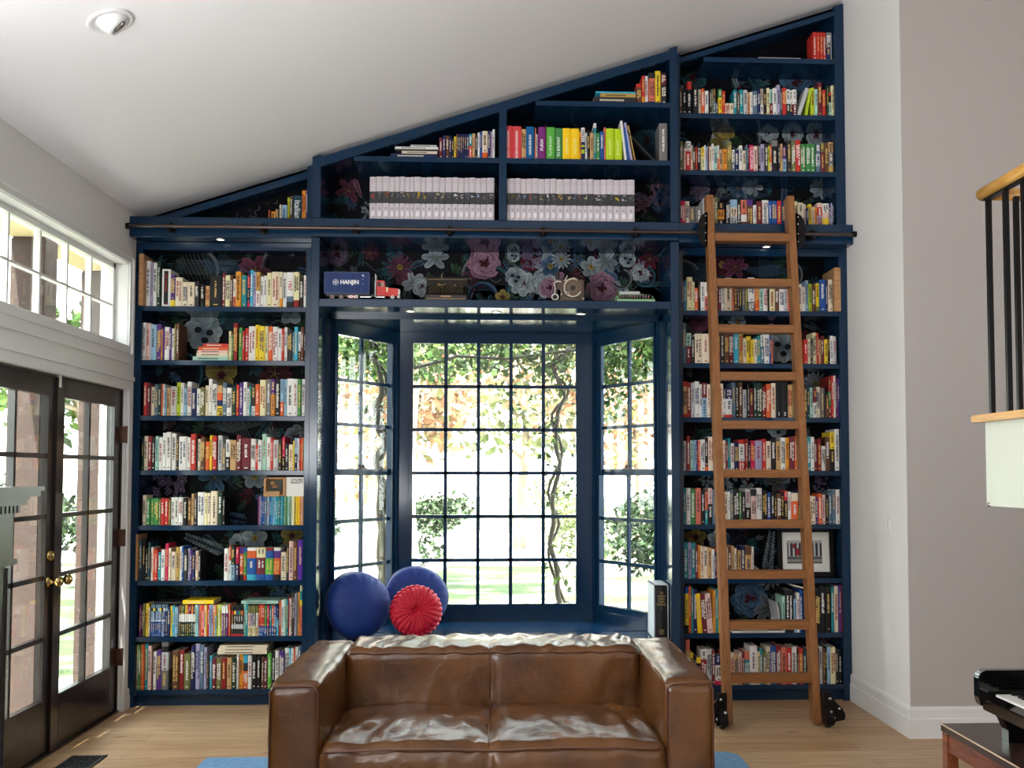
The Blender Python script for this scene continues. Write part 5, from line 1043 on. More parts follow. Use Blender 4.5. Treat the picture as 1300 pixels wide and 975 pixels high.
q = MB(); q.cyl((nx(787), -.02, ZD+.07), (nx(813), -.02, ZD+.07), .014, n=18, col=(206, 208, 206)); q.box((nx(786), -.04, ZD+.05), (nx(818), .01, ZD+.064), (120, 160, 124)); q.cyl((nx(785.5), -.02, ZD+.07), (nx(787), -.02, ZD+.07), .011, n=14, col=(60, 80, 64)); q.build('carriage', M['vg'], gt)
# ---- wooden box frame and picture book on the rainbow booklets
mb5 = (L0, L1, 174.9, 384.9); zr5 = SH[4]+.1798
xa, xb = mapx(333.2, mb5), mapx(360.8, mb5); hh = (598-470)/5.417/199.4
bx = empty('shadow_box', ((xa+xb)/2, .03, zr5), label='wooden shadow box with a bird in relief, on the rainbow booklets', cat='picture box')
q = MB(); w_ = .014
for p0, p1 in (((xa, .015, 0), (xa+w_, .06, hh)), ((xb-w_, .015, 0), (xb, .06, hh)), ((xa, .015, 0), (xb, .06, .01)), ((xa, .015, hh-w_*.7), (xb, .06, hh))): q.box((p0[0], p0[1], zr5+p0[2]), (p1[0], p1[1], zr5+p1[2]))
q.build('box_frame', M['boxwood'], bx, bevel=.002)
q = MB(); q.box((xa+.01, .05, zr5+.01), (xb-.01, .056, zr5+hh-.01), (120, 86, 44)); q.box((xa+.026, .046, zr5+.034), (xb-.022, .05, zr5+hh-.02), (66, 72, 68)); q.build('back_board', M['v'], bx)
q = MB(); mx = Matrix.Translation((xa+.048, .044, zr5+.082)); q.lathe([(0, -.004), (.012, -.002), (.013, .002), (0, .004)], 18, mx=mx @ Matrix.Rotation(math.radians(90), 4, 'X'), col=(190, 150, 90))
q.tube([(xa+.045, .043, zr5+.058), (xa+.06, .042, zr5+.056), (xa+.078, .042, zr5+.06), (xa+.092, .043, zr5+.074)], [.003, .007, .006, .001], col=(176, 112, 84)); q.tube([(xa+.062, .04, zr5+.062), (xa+.075, .04, zr5+.08)], [.005, .001], col=(170, 120, 96)); q.build('bird_relief', M['v'], bx)
q = MB(); q.box((xa+.002, -.002, zr5+.0004), (xa+(xb-xa)*.76, .012, zr5+.031)); q.build('front_block', M['boxwood'], bx, bevel=.002)
xa2, xb2 = mapx(361.2, mb5), mapx(384.6, mb5)
pb = empty('picture_book', ((xa2+xb2)/2, .03, zr5), label='square white picture book facing out beside the wooden shadow box', cat='book')
q = MB(); q.box((xa2, .02, zr5), (xb2, .032, zr5+hh+.001), (240, 236, 232)); q.box((xa2, .0195, zr5), (xa2+.006, .0325, zr5+hh+.001), (236, 206, 176)); q.build('cover', M['v'], pb)
ink = flat('ink', (60, 56, 60))
text_obj('cover_title', 'LITTLE MISS', .018, ink, pb, Matrix.Translation(((xa2+xb2)/2+.012, .0192, zr5+hh-.016)) @ FRONT, sx=.8, bold=.0004)
text_obj('cover_title', 'NAUGHTY', .018, ink, pb, Matrix.Translation(((xa2+xb2)/2+.012, .0192, zr5+hh-.033)) @ FRONT, sx=.9, bold=.0004)
q = MB(); q.box((xa2+.008, .034, zr5+.004), (xb2-.002, .038, zr5+hh-.004), (226, 216, 196)); q.build('page_block', M['v'], pb)
# ---- framed photograph on the sixth shelf, right bookcase
fa, fb = mapx(993, mx6), mapx(1066.5, mx6); fz0, fz1 = SH[5]+.001, SH[5]+.317
pf = empty('framed_photograph', ((fa+fb)/2, .1, fz0), label='black framed photograph of a red figure before a colonnade, behind the ladder', cat='picture')
lean = Matrix.Translation((0, .10, fz0)) @ Matrix.Rotation(math.radians(-4), 4, 'X') @ Matrix.Translation((0, -.10, -fz0))
q = MB(); fw2 = .030
for a_, b_ in (((fa, fz0), (fb, fz0+fw2)), ((fa, fz1-fw2), (fb, fz1)), ((fa, fz0), (fa+fw2, fz1)), ((fb-fw2, fz0), (fb, fz1))): q.box((a_[0], .09, a_[1]), (b_[0], .115, b_[1]), mx=lean)
q.build('frame', M['black'], pf, bevel=.002)
q = MB(); q.box((fa+fw2, .104, fz0+fw2), (fb-fw2, .11, fz1-fw2), (232, 232, 226), mx=lean); q.build('mat_board', M['v'], pf)
q = MB(); pa_, pb_, za_, zc_ = mapx(1005.5, mx6), mapx(1051, mx6), SH[5]+.085, SH[5]+.235
def prect(x0, x1, z0, z1, c, y=.1035): q.box((pa_+(pb_-pa_)*x0, y, za_+(zc_-za_)*z0), (pa_+(pb_-pa_)*x1, .1045, za_+(zc_-za_)*z1), c, mx=lean)
prect(0, 1, 0, 1, (120, 122, 124)); prect(0, 1, 0, .3, (90, 90, 88), .1032); prect(0, 1, .08, .18, (146, 144, 140), .103)
for k in range(8): prect(.06+k*.12, .09+k*.12, .3, .92, (214, 216, 216), .103); prect(.10+k*.12, .15+k*.12, .34, .86, (46, 48, 52), .1028)
prect(0, 1, .9, 1, (176, 178, 178), .1025)
q.build('photograph', M['v'], pf)
q = MB()
for (xx, zz, r1, r2) in ((.3, .5, .013, .026), (.2, .76, .009, .016)):
    cx1, cz1 = pa_+(pb_-pa_)*xx, za_+(zc_-za_)*zz; n = 14
    q.mesh([lean @ Vector((cx1+r1*math.cos(2*math.pi*i/n), .1018, cz1+r2*math.sin(2*math.pi*i/n))) for i in range(n)], [tuple(range(n-1, -1, -1))], (150, 30, 46))
q.build('red_figure', M['v'], pf)
# ---- booklet lying aslant on the magazines behind the ladder
pbk = empty('booklet', (mapx(1014, mx7), .02, SH[6]+.29), label='cream booklet lying aslant on magazines behind the ladder, seventh shelf', cat='booklet')
q = MB(); q.box((-.045, 0, 0), (.045, .17, .008), (226, 220, 200), mx=Matrix.Translation((mapx(1014, mx7), .01, SH[6]+.287)) @ Matrix.Rotation(math.radians(14), 4, 'Y')); q.build('cover', M['v'], pbk)
q = MB(); q.box((-.044, -.001, .002), (.044, .16, .006), (240, 238, 230), mx=Matrix.Translation((mapx(1014, mx7), .01, SH[6]+.287)) @ Matrix.Rotation(math.radians(14), 4, 'Y')); q.build('page_block', M['v'], pbk)
# ================================================================== WINDOW SEAT THINGS
def cushion(name, c, R, T_, m, label, rot, pipe=None, pleats=False, group=None):
    root = empty(name, c, label=label, cat='cushion', group=group)
    X = Matrix.Translation(c) @ rot
    q = MB(); N, K = 96, 18; vs = []; 
    for side in (1, -1):
        for k in range(K+1):
            t = k/K; r = R*math.sin(t*math.pi/2) if not pleats else R*t
            for i in range(N):
                a = 2*math.pi*i/N; 
                if pleats:
                    hgt = T_*(1-t**4)**.5*(1-.55*math.exp(-(t/.12)**2)); hgt += .0065*math.sin(a*24)*min(1, t*3)*(1-t*.3)+.003*math.sin(a*7+t*5); rr = r*(1+.02*math.sin(a*2))
                else:
                    hgt = T_*math.cos(t*math.pi/2)**.75; hgt += (.004*math.sin(a*23)+.003*math.sin(a*14+2))*max(0, t-.45)*2*(1-t)*4; hgt += .006*noise.noise(Vector((r*math.cos(a)*9, r*math.sin(a)*9, side*3)))+.004*math.sin(a*11+3*math.sin(a*2))*t**3*(1-t); rr = r*(1+.02*math.sin(a*3+1)*t)
                vs.append((rr*math.cos(a), rr*math.sin(a), side*hgt))
    M_ = (K+1)*N; fs = []
    for s_ in (0, 1):
        for k in range(K):
            for i in range(N):
                f_ = (s_*M_+k*N+i, s_*M_+(k+1)*N+i, s_*M_+(k+1)*N+(i+1) % N, s_*M_+k*N+(i+1) % N); fs.append(f_ if s_ == 0 else f_[::-1])
    q.mesh(vs, fs, None, True, X); q.build('cushion_body', m, root)
    if pipe: 
        q = MB(); q.tube([X @ Vector((R*(1+.02*math.sin(2*math.pi*i/60*3+1))*math.cos(2*math.pi*i/60), R*(1+.02*math.sin(2*math.pi*i/60*3+1))*math.sin(2*math.pi*i/60), 0)) for i in range(60)], .006, closed=True); q.build('piping', pipe, root)
    if pleats:
        q = MB(); q.lathe([(0, .012), (.01, .01), (.014, 0), (.01, -.01), (0, -.012)], 16, mx=X @ Matrix.Translation((0, 0, T_*.5))); q.build('button', m, root)
        q = MB()
        for i in range(30):
            a = 2*math.pi*i/30; q.tube([X @ Vector(((R*.90)*math.cos(a-.06), (R*.93)*math.sin(a-.06), T_*.5)), X @ Vector((R*1.015*math.cos(a+.03), R*1.015*math.sin(a+.03), T_*.1)), X @ Vector((R*1.01*math.cos(a+.12), R*1.01*math.sin(a+.12), -T_*.35))], .0095, n=6)
        q.build('ruched_edge', m, root)
    return root
M['velvetp'] = mat('dark_blue_piping', (8, 26, 60), .6)
def facing(tilt, yaw, roll=0): return Matrix.Rotation(math.radians(yaw), 4, 'Z') @ Matrix.Rotation(math.radians(90-tilt), 4, 'X') @ Matrix.Rotation(math.radians(roll), 4, 'Z')
p = atY(452, 763, .12); cushion('cushion', (p.x+.01, .12, ZS+.205), .212, .125, M['velvet'], 'large round blue velvet cushion leaning in the left corner of the window seat', facing(12, 30), M['velvetp'], group='cushions on the window seat')
p = atY(527, 757, .33); cushion('cushion', (p.x, .40, ZS+.212), .212, .08, M['velvet'], 'round blue velvet cushion behind the crimson one', facing(12, 14), M['velvetp'], group='cushions on the window seat')
p = atY(527, 777, .05); cushion('cushion', (p.x, .12, ZS+.165), .158, .06, M['redvelvet'], 'crimson pleated round cushion with a centre button', facing(16, 6), None, True, group='cushions on the window seat')
# slipcased dictionary
cu = empty('slipcased_dictionary', (1.0, 0, ZS), label='large black dictionary in a white slipcase at the right end of the window seat', cat='book')
xa, xb = atY(820, 770, .22).x, atY(850, 770, -.03).x
d0, d1 = -.04, .2; xl = atY(830, 770, d0).x; xr_ = min(1.078, atY(851, 770, d0).x); hh = .345
Xs = Matrix.Translation((xr_, d0, ZS)) @ Matrix.Rotation(math.radians(0), 4, 'Z')
q = MB(); w_ = xr_-xl; t = .006
for a_, b_ in (((-w_, .0, 0), (-w_+t, .26, hh)), ((-t, 0, 0), (0, .26, hh)), ((-w_, 0, 0), (0, .26, t)), ((-w_, 0, hh-t), (0, .26, hh)), ((-w_, .254, 0), (0, .26, hh))): q.box(a_, b_, (214, 220, 222), mx=Xs)
q.build('slipcase', M['v'], cu)
q = MB(); 
bk = [(-w_+.008, .0), (-w_+.012, -.012), (-w_*.5, -.018), (-.012, -.012), (-.008, .0), (-.008, .24), (-w_+.008, .24)]
q.prism(bk, 'z', .008, hh-.012, (26, 25, 27), mx=Xs); q.build('cover', M['v'], cu)
gd = flat('ink', (176, 150, 96))
for k, (s_, zz) in enumerate((('The', .052), ('Compact', .07), ('Oxford', .088), ('English', .106), ('Dictionary', .124), ('I', .15))): text_obj('spine_title', s_, .022, gd, cu, Xs @ Matrix.Translation((-w_*.5, -.0185, hh-zz)) @ FRONT, sx=.62)
q = MB(); q.cyl((-w_*.5, -.0192, .05), (-w_*.5, -.0178, .05), .017, n=24, col=(120, 104, 66)); q.cyl((-w_*.5, -.0196, .05), (-w_*.5, -.0192, .05), .011, n=24, col=(40, 38, 34)); q.cyl((-w_*.5, -.02, .05), (-w_*.5, -.0196, .05), .006, n=6, col=(150, 130, 84))
q2 = MB(); q2.mesh(q.v, q.f, q.c, False, Xs); q2.build('spine_crest', M['v'], cu)
# ================================================================== LADDER
lad = empty('library_ladder', (1.59, -.65, 0), label='oak rolling library ladder leaning on the right bookcase', cat='ladder')
LB0, LT0 = Vector((0, -.65, .012)), Vector((0, -.215, 3.19)); ldir = (LT0-LB0).normalized(); lnor = Vector((0, ldir.z, -ldir.y))   # points away from wall (-y)? 
lnor = Vector((0, -ldir.z, ldir.y))
def ladx(t, u): return LB0+ldir*t+lnor*u
XSL, XSR = 1.3, 1.858    # outer faces
sw = .046; dpt = .085; Ltot = (LT0-LB0).length
for xx in (XSL, XSR-sw):
    q = MB(); vs = []
    for x_ in (xx, xx+sw):
        for (t, u) in ((0, 0), (0.0, -dpt), (Ltot, -dpt), (Ltot, 0)):
            P_ = ladx(t, u)
            if t == 0: P_ = Vector((0, P_.y, .012))
            vs.append(Vector((x_, P_.y, P_.z)))
    q.mesh(vs, [(0, 3, 2, 1), (4, 5, 6, 7), (0, 1, 5, 4), (1, 2, 6, 5), (2, 3, 7, 6), (3, 0, 4, 7)]); q.build('stile', M['ladderz'], lad, bevel=.004)
for v in (300, 357.5, 416, 476, 538, 600, 664, 728.5, 793, 861):
    # height where the sight line crosses the ladder's front plane
    d = ray(965, v); nrm = lnor; P0 = ladx(0, 0); t = (P0-CAM).dot(nrm)/d.dot(nrm); z = (CAM+d*t).z; tt = (z-LB0.z)/ldir.z
    c_ = ladx(tt, -dpt/2); q = MB(); q.box((XSL+sw, c_.y-.045, c_.z-.014-.01), (XSR-sw, c_.y+.045, c_.z+.024)); q.build('rung', M['ladderx'], lad, bevel=.003)
for sgn, xx in ((-1, XSL), (1, XSR)):
    q = MB(); X = Matrix.Translation((xx+sgn*.006, 0, 0))
    prof = [(-.60, .015), (-.60, .19), (-.63, .185), (-.665, .16), (-.685, .12), (-.72, .095), (-.745, .06), (-.745, .03), (-.70, .012)]
    q.prism([(y_, z_) for y_, z_ in prof], 'x', xx+sgn*.001, xx+sgn*.045); q.build('wheel_housing', M['black'], lad, bevel=.006)
    q = MB(); q.cyl((xx+sgn*.012, -.672, .036), (xx+sgn*.036, -.672, .036), .036, n=24); q.build('wheel', M['rubber'], lad)
    q = MB()
    # bolts on the housing face seen from the room
    for (y_, z_) in ((-.665, .16), (-.735, .105), (-.70, .045)): q.cyl((xx+sgn*.022, y_-.012, z_), (xx+sgn*.022, y_, z_-.004), .008, n=12)
    q.build('bolt', M['steel'], lad)
    # side plates flaring out like the photo's rounded brackets
    q = MB(); pl_ = [(0, .02), (0, .205), (.03, .2), (.042, .165), (.062, .135), (.082, .11), (.096, .075), (.092, .045), (.05, .035), (.045, .018)]
    q.prism([(xx+sgn*a_, b_) for a_, b_ in [(c0*1.28 if c0 else 0, c1) for c0, c1 in pl_]], 'y', -.69, -.682); q.build('bracket_plate', M['black'], lad)
    q = MB()
    for (a_, b_) in ((.034, .165), (.086, .108), (.056, .056)): q.lathe([(.009, 0), (.008, .006), (0, .008)], 12, mx=Matrix.Translation((xx+sgn*a_, -.69, b_)) @ Matrix.Rotation(math.radians(90), 4, 'X'))
    q.build('bolt', M['steel'], lad)
    # top roller hardware hooked over the rail
    q = MB(); yb = -.20
    pl_ = [(0, 2.86), (0, 3.07), (.03, 3.055), (.052, 3.02), (.06, 2.965), (.055, 2.9), (.03, 2.865)]
    q.prism([(xx+sgn*(a_+.002), b_) for a_, b_ in pl_], 'y', -.246, -.236); q.cyl((xx+sgn*.03, -.25, 2.99), (xx+sgn*.03, -.165, 2.99), .022, n=20)
    q.box((min(xx, xx+sgn*.012), -.246, 2.86), (max(xx, xx+sgn*.012), -.175, 3.07)); q.build('roller_bracket', M['black'], lad)
    q = MB()
    for b_ in (2.89, 2.94, 3.0, 3.045): q.lathe([(.005, 0), (.004, .004), (0, .005)], 10, mx=Matrix.Translation((xx+sgn*.012, -.246, b_)) @ Matrix.Rotation(math.radians(90), 4, 'X'))
    q.build('bolt', M['steel'], lad)
# ================================================================== SOFA
sf = empty('leather_sofa', (0, -1.95, 0), label='worn brown leather two seat sofa in front of the window seat', cat='sofa')
SXL, SXR, AW = -.885, .858, .205
YF, YB = -2.47, -1.42
N3 = noise.noise
def wr_arm(s):
    def f(p, d, u):
        a = .0045*N3(Vector((p.x*7+s, p.y*7, p.z*7)))+.002*N3(Vector((p.x*30, p.y*22, p.z*22)))
        if d.z > .3: a += .006*math.sin(p.y*26+2*N3(Vector((p.x*8, p.y*3, s))))*(.4+.6*abs(N3(Vector((p.y*3, s, 0)))))
        return d*a
    return f
for nm, xa, xb in (('arm', SXL, SXL+AW), ('arm', SXR-AW, SXR)):
    vs, fs = soft_box((xa, YF, .06), (xb, YB, .635), .035, (14, 48, 30), .012, wr_arm(xa*9)); q = MB(); q.mesh(vs, fs, None, True); arm = q.build(nm, M['leather'], sf)
    q = MB(); ins = .012; zz = .622
    q.tube([(xa+ins, YF+.002, .08), (xa+ins, YF-.001, zz-.02), (xa+ins+.02, YF-.003, zz), ((xa+xb)/2, YF-.008, zz+.004), (xb-ins-.02, YF-.003, zz), (xb-ins, YF-.001, zz-.02), (xb-ins, YF+.002, .08)], .0042); q.build('piping', M['piping'], arm)
    q = MB()
    for xe in (xa+ins, xb-ins): q.tube([(xe, YF+.01, zz), (xe, (YF+YB)/2, zz+.004), (xe, YB-.01, zz)], .0035)
    q.build('piping', M['piping'], arm)
def wr_back(p, d, u):
    k = math.exp(-((p.x-xc)/.02)**2); a = -.012*k
    a += .007*N3(Vector((p.x*5, p.y*5, p.z*5)))+.0028*N3(Vector((p.x*26, p.y*20, p.z*9)))
    if d.y < -.3: a += .0045*math.sin(p.x*34+5*N3(Vector((p.x*3, p.z*4, 1))))*math.exp(-abs(p.z-.62)/.16)*(N3(Vector((p.x*4, 2, p.z)))+.5)
    if d.z > .4: a += .009*math.sin(p.x*58+4*N3(Vector((p.x*5, p.y*6, 2))))*(.3+abs(N3(Vector((p.x*6, 7, 1)))))
    return d*a
xc = atZ(622, 850, .55).x; xc = atY(622, 850, -1.8).x
vs, fs = soft_box((SXL+AW-.006, -1.82, .12), (SXR-AW+.006, YB, .655), .045, (90, 18, 34), .012, wr_back); q = MB(); q.mesh(vs, fs, None, True); bk_ = q.build('backrest', M['leather'], sf)
q = MB(); q.tube([(SXL+AW+.02+(SXR-SXL-2*AW-.04)*i/24, -1.822+.004*math.sin(i*1.7), .635+.003*math.sin(i*2.3)) for i in range(25)], .0042); q.build('piping', M['piping'], bk_)
q = MB(); q.tube([(xc, -1.815, .42), (xc, -1.824, .55), (xc, -1.815, .63), (xc, -1.79, .648), (xc, -1.5, .648)], .003); q.build('seam', M['piping'], bk_)
def wr_seat(p, d, u):
    k = math.exp(-((p.x-xc)/.022)**2); a = -.016*k*(1 if d.z > .3 or d.y < -.3 else .3)
    h_ = 1 if p.x > xc else -1; lx = abs(p.x-xc-h_*.33)/.33
    a += .02*(1-lx**2)*(1-u[1]**2)*max(0, d.z)
    a += .008*N3(Vector((p.x*6, p.y*6, p.z*4)))+.003*N3(Vector((p.x*24, p.y*14, p.z*14)))
    if d.z > .3:
        ang = math.atan2(p.y+1.75, p.x-xc-h_*.33); a += .0085*math.sin(p.x*46+p.y*9*h_+6*N3(Vector((p.x*3.4, p.y*3.2, 3))))*max(0, N3(Vector((p.x*4.2, p.y*4.2, 9)))+.42)
        a += .005*math.sin(ang*22+3*N3(Vector((p.x*5, p.y*5, 5))))*max(0, N3(Vector((p.x*3, p.y*3, 12)))+.25)
    return d*a
vs, fs = soft_box((SXL+AW-.004, -2.52, .17), (SXR-AW+.004, -1.80, .405), .05, (110, 60, 16), .02, wr_seat); q = MB(); q.mesh(vs, fs, None, True); se = q.build('seat_cushion', M['leather'], sf)
q = MB(); q.tube([(SXL+AW+.015+(SXR-SXL-2*AW-.03)*i/30, -2.522-.006*math.sin(math.pi*((i*2/30) % 1)), .383+.010*math.sin(math.pi*((i*2/30) % 1))) for i in range(31)], .0045); q.build('piping', M['piping'], se)
q = MB(); q.tube([(xc, -2.50+.69*i/20, .404+.012*math.sin(math.pi*i/20)) for i in range(21)], .003); q.build('seam', M['piping'], se)
q = MB(); q.box((SXL+.03, YF+.03, .045), (SXR-.03, YB-.02, .17)); q.build('base', M['leather'], sf, bevel=.01)
for xx in (SXL+.06, SXR-.06):
    for yy in (YF+.08, YB-.08):
        q = MB(); q.cyl((xx, yy, .009), (xx, yy, .06), .022, .028, n=12); q.build('foot', M['bench'], sf)
# rug
q = MB(); rx0, rx1, ry0, ry1 = atZ(262, 962, .008).x, 1.235, -4.6, atZ(600, 958, .008).y; r_ = .09
pts = [(rx0, ry0), (rx1, ry0)]+[(rx1-r_+r_*math.cos(a), ry1-r_+r_*math.sin(a)) for a in [i*math.pi/12 for i in range(7)]]+[(rx0+.02, ry1)]+[(rx0, ry1-.02)]
q.prism(pts, 'z', .0005, .009); rugo = empty('rug', (0, -2.9, 0), label='pale blue woven rug under the leather sofa', cat='rug'); q.build('pile', M['rug'], rugo)
# floor vent
v0, v1 = atZ(92, 960.5, 0), atZ(136, 960.5, 0); fv = empty('floor_vent', (v0.x+.09, v0.y-.17, 0), label='black pierced metal floor vent beside the garden doors', cat='vent')
q = MB(); W_, L_ = v1.x-v0.x, .34; x_, y_ = v0.x, v0.y
for a_, b_ in (((0, 0), (W_, -.018)), ((0, -L_+.018), (W_, -L_)), ((0, 0), (.018, -L_)), ((W_-.018, 0), (W_, -L_))): q.box((x_+min(a_[0], b_[0]), y_+min(a_[1], b_[1]), 0), (x_+max(a_[0], b_[0]), y_+max(a_[1], b_[1]), .006))
q.build('vent_rim', M['black'], fv)
q = MB()
for i in range(5):
    for j in range(11):
        cx_, cy_ = x_+.018+(W_-.036)*(i+.5)/5, y_-.018-(L_-.036)*(j+.5)/11; q.tube([(cx_+.013*math.cos(k*.785), cy_+.013*math.sin(k*.785), .003) for k in range(8)], .003, n=5, closed=True)
        q.tube([(cx_-.016, cy_-.014, .002), (cx_+.016, cy_+.014, .002)], .0028, n=5)
q.build('vent_grille', M['black'], fv)
q = MB(); q.box((x_+.01, y_-L_+.01, .0003), (x_+W_-.01, y_-.01, .0012)); q.build('vent_duct', M['rubber'], fv)
# ================================================================== RIGHT SIDE: switch, stair landing, piano, bench
p = atX(1127, 667, XR); sw_ = empty('light_switch', (XR, p.y, p.z), label='white double rocker switch plate on the right wall', cat='switch')
q = MB(); q.box((XR-.006, p.y-.055, p.z-.062), (XR, p.y+.055, p.z+.062)); q.build('switch_plate', M['trim'], sw_, bevel=.002)
for dy in (-.024, .024):
    q = MB(); q.box((XR-.009, p.y+dy-.017, p.z-.034), (XR-.005, p.y+dy+.017, p.z+.034)); q.build('rocker', M['trim'], sw_, bevel=.001)
LX = 1.90; LY = atX(1252, 600, LX).y
zt0 = atX(1252, 527, LX).z; zb0 = atX(1252, 642, LX).z; nose = .012
ld = empty('stair_landing', (LX, LY, zb0), label='white sided stair landing projecting from the right with a honey wood edge', cat='landing')
q = MB(); q.box((LX, LY-2.6, zb0), (3.6, LY, zt0-.028)); q.build('white_side', mat('landing_paint', (206, 210, 194), .5), ld)
q = MB(); q.box((LX-.045, LY-2.6, zt0-.028), (3.6, LY+.03, zt0)); q.build('wood_edge', M['rail_wood'], ld, bevel=.005)
q = MB(); pp = atX(1254.5, 642, LX); q.lathe([(.009, 0), (.009, .004), (0, .006)], 16, mx=Matrix.Translation((LX, pp.y-.01, pp.z+.004)) @ Matrix.Rotation(math.radians(-90), 4, 'Y')); q.build('screw_cap', M['steel'], ld)
hr = empty('stair_railing', (LX, LY, zt0), label='honey wood handrail on dark iron balusters, standing on the stair landing', cat='railing')
zr0 = atX(1250, 238, LX-.02).z
yy0 = LY+.0
LX0 = LX; LX = LX+.02
q = MB(); q.tube([(LX+.0, LY+.03-.02*0-2.5*i/8, zr0) for i in range(9)], .026, n=14); q.build('handrail', M['rail_wood'], hr)
q = MB(); q.tube([(LX+.0, LY-.0, zr0-.006), (3.5, LY-.0, zr0-.006)], .024, n=14); q.build('handrail', M['rail_wood'], hr)
bys = [LY-.02-.135*k for k in range(16)]
for yv in bys:
    q = MB(); q.box((LX+.0-.009, yv-.009, zt0), (LX+.0+.009, yv+.009, zr0-.015)); q.build('baluster', M['black'], hr)
for k in range(1, 12):
    q = MB(); q.box((LX+.11*k-.009, LY-.029, zt0), (LX+.11*k+.009, LY-.011, zr0-.02)); q.build('baluster', M['black'], hr)
q = MB(); q.box((LX-.012, LY-2.4, zr0-.034), (LX+.012, LY, zr0-.026)); q.build('rail_plate', M['black'], hr)
LX = LX0
# landing carried by the far right wall
q = MB(); q.box((3.605, LY-2.6, 0), (3.75, LY+.03, zt0)); struct(q.build('wall_stair', M['wallshade']))
# bench
bn = empty('piano_bench', (2.0, -3.0, 0), label='reddish brown wooden piano bench, lower right corner', cat='bench')
BX = 566/1300*4.04; BY = -6.5+4.04; bz = .455; bl = .78; bw = .36
q = MB(); q.box((BX, BY-bl, bz-.03), (BX+bw, BY, bz)); q.build('bench_top', mat('dark_bench_top', (58, 40, 34), .3, coat=.3), bn, bevel=.003)
q = MB()
for a_, b_ in (((BX+.01, BY-bl+.01), (BX+.03, BY-.01)), ((BX+bw-.03, BY-bl+.01), (BX+bw-.01, BY-.01)), ((BX+.01, BY-.03), (BX+bw-.01, BY-.01)), ((BX+.01, BY-bl+.01), (BX+bw-.01, BY-bl+.03))): q.box((a_[0], a_[1], bz-.10), (b_[0], b_[1], bz-.031))
q.build('apron', M['bench'], bn)
for xx in (BX+.004, BX+bw-.049):
    for yv in (BY-.049, BY-bl+.004): 
        q = MB(); q.box((xx, yv, 0), (xx+.045, yv+.045, bz-.03)); q.build('leg', M['bench'], bn, bevel=.002)
q = MB(); q.box((BX-.001, BY-bl, bz-.004), (BX+.001, BY, bz+.001)); q.build('top_edge_inlay', mat('inlay_wood', (214, 190, 160), .4), bn)
# upright piano seen from its far end
PXm = 1.82; PYm = -2.62; pno = empty('upright_piano', (2.2, -3.3, 0), label='black lacquered upright piano at the right edge of the room', cat='piano')
zk = .585
q = MB(); q.prism([(PXm+.012, .565), (2.35, .565), (2.35, .70), (PXm+.03, .70), (PXm+.01, .692), (PXm, .675), (PXm, .60), (PXm+.006, .575)], 'y', PYm-.045, PYm); q.build('key_block', M['piano'], pno, bevel=.004)
q = MB(); q.box((PXm+.012, PYm-1.45, .555), (2.35, PYm-.046, .59)); q.box((PXm+.012, PYm-1.45, .59), (PXm+.03, PYm-.046, .60)); q.build('keybed', M['piano'], pno, bevel=.003)
q = MB(); q.prism([(PXm+.006, .602), (PXm+.046, .612), (PXm+.046, .60), (PXm+.012, .592)], 'y', PYm-1.45, PYm-.046); q.build('key_slip', M['piano'], pno, bevel=.002)
for k in range(52):
    q = MB(); ya = PYm-.075-.0235*k; q.box((PXm+.05, ya-.0228, .595), (PXm+.2, ya, .617), (236, 234, 228)); q.build('white_key', M['vg'], pno, bevel=.001, seg=1)
for k in range(51):
    if k % 7 in (1, 4): continue
    q = MB(); ya = PYm-.075-.0235*(k+1)+.006; q.box((PXm+.1, ya-.012, .617), (PXm+.2, ya, .628), (14, 14, 14)); q.build('black_key', M['vg'], pno)
q = MB(); q.box((PXm+.2, PYm-1.45, .59), (PXm+.235, PYm-.045, .76)); q.build('fallboard', M['piano'], pno, bevel=.004)
q = MB(); q.box((2.08, PYm-1.5, .02), (2.42, PYm-.0, 1.12)) if False else q.box((2.16, PYm-1.5, .02), (2.45, PYm-.01, 1.12)); q.build('case', M['piano'], pno, bevel=.006)
q = MB(); q.box((PXm+.06, PYm-1.5, 0), (PXm+.11, PYm-1.44, .555)); q.build('leg', M['piano'], pno, bevel=.004)
q = MB(); q.prism([(PXm+.06, .0), (PXm+.12, .0), (PXm+.12, .5), (PXm+.17, .565), (PXm+.03, .565), (PXm+.06, .5)], 'y', PYm-.15, PYm-.09); q.build('leg', M['piano'], pno, bevel=.004)
# ================================================================== LEFT FOREGROUND: mantelpiece
mt = empty('fireplace_mantel', (-2.0, -3.6, 0), label='carved grey green mantelpiece with dentils at the left edge', cat='mantelpiece')
MX = atZ(57, 618, 1.395); MD = 3.55; mxx = -1.59; MY = -6.5+MD
sage = mat('sage_mantel_paint', (76, 77, 58), .3, var=.12, vscale=20)
def msl(u, v): return atY(u, v, MY)
steps = [(57, 617.5, 623), (52, 623, 630), (38, 630, 634), (35, 634, 641), (26, 641, 652), (22, 652, 700)]
q = MB()
for (u, va, vb) in steps[:4]:
    p0, p1 = msl(u, va), msl(u, vb); q.box((XL+.002, MY-1.9, p1.z), (p0.x, MY, p0.z))
q.build('shelf', sage, mt, bevel=.003)
q = MB(); p0, p1 = msl(26, 641), msl(26, 651)
k = 0; yv = MY
while yv > MY-1.85: q.box((p0.x-.03, yv-.016, p1.z), (p0.x, yv, p0.z)); yv -= .028
xx = p0.x-.016
for k in range(8): q.box((xx-.016-.028*k, MY-.02, p1.z), (xx-.028*k, MY, p0.z))
q.build('dentils', sage, mt)
q = MB(); p1 = msl(22, 711); q.box((XL+.002, MY-1.85, p1.z), (msl(20, 690).x, MY-.02, p0.z)); q.build('frieze', sage, mt)
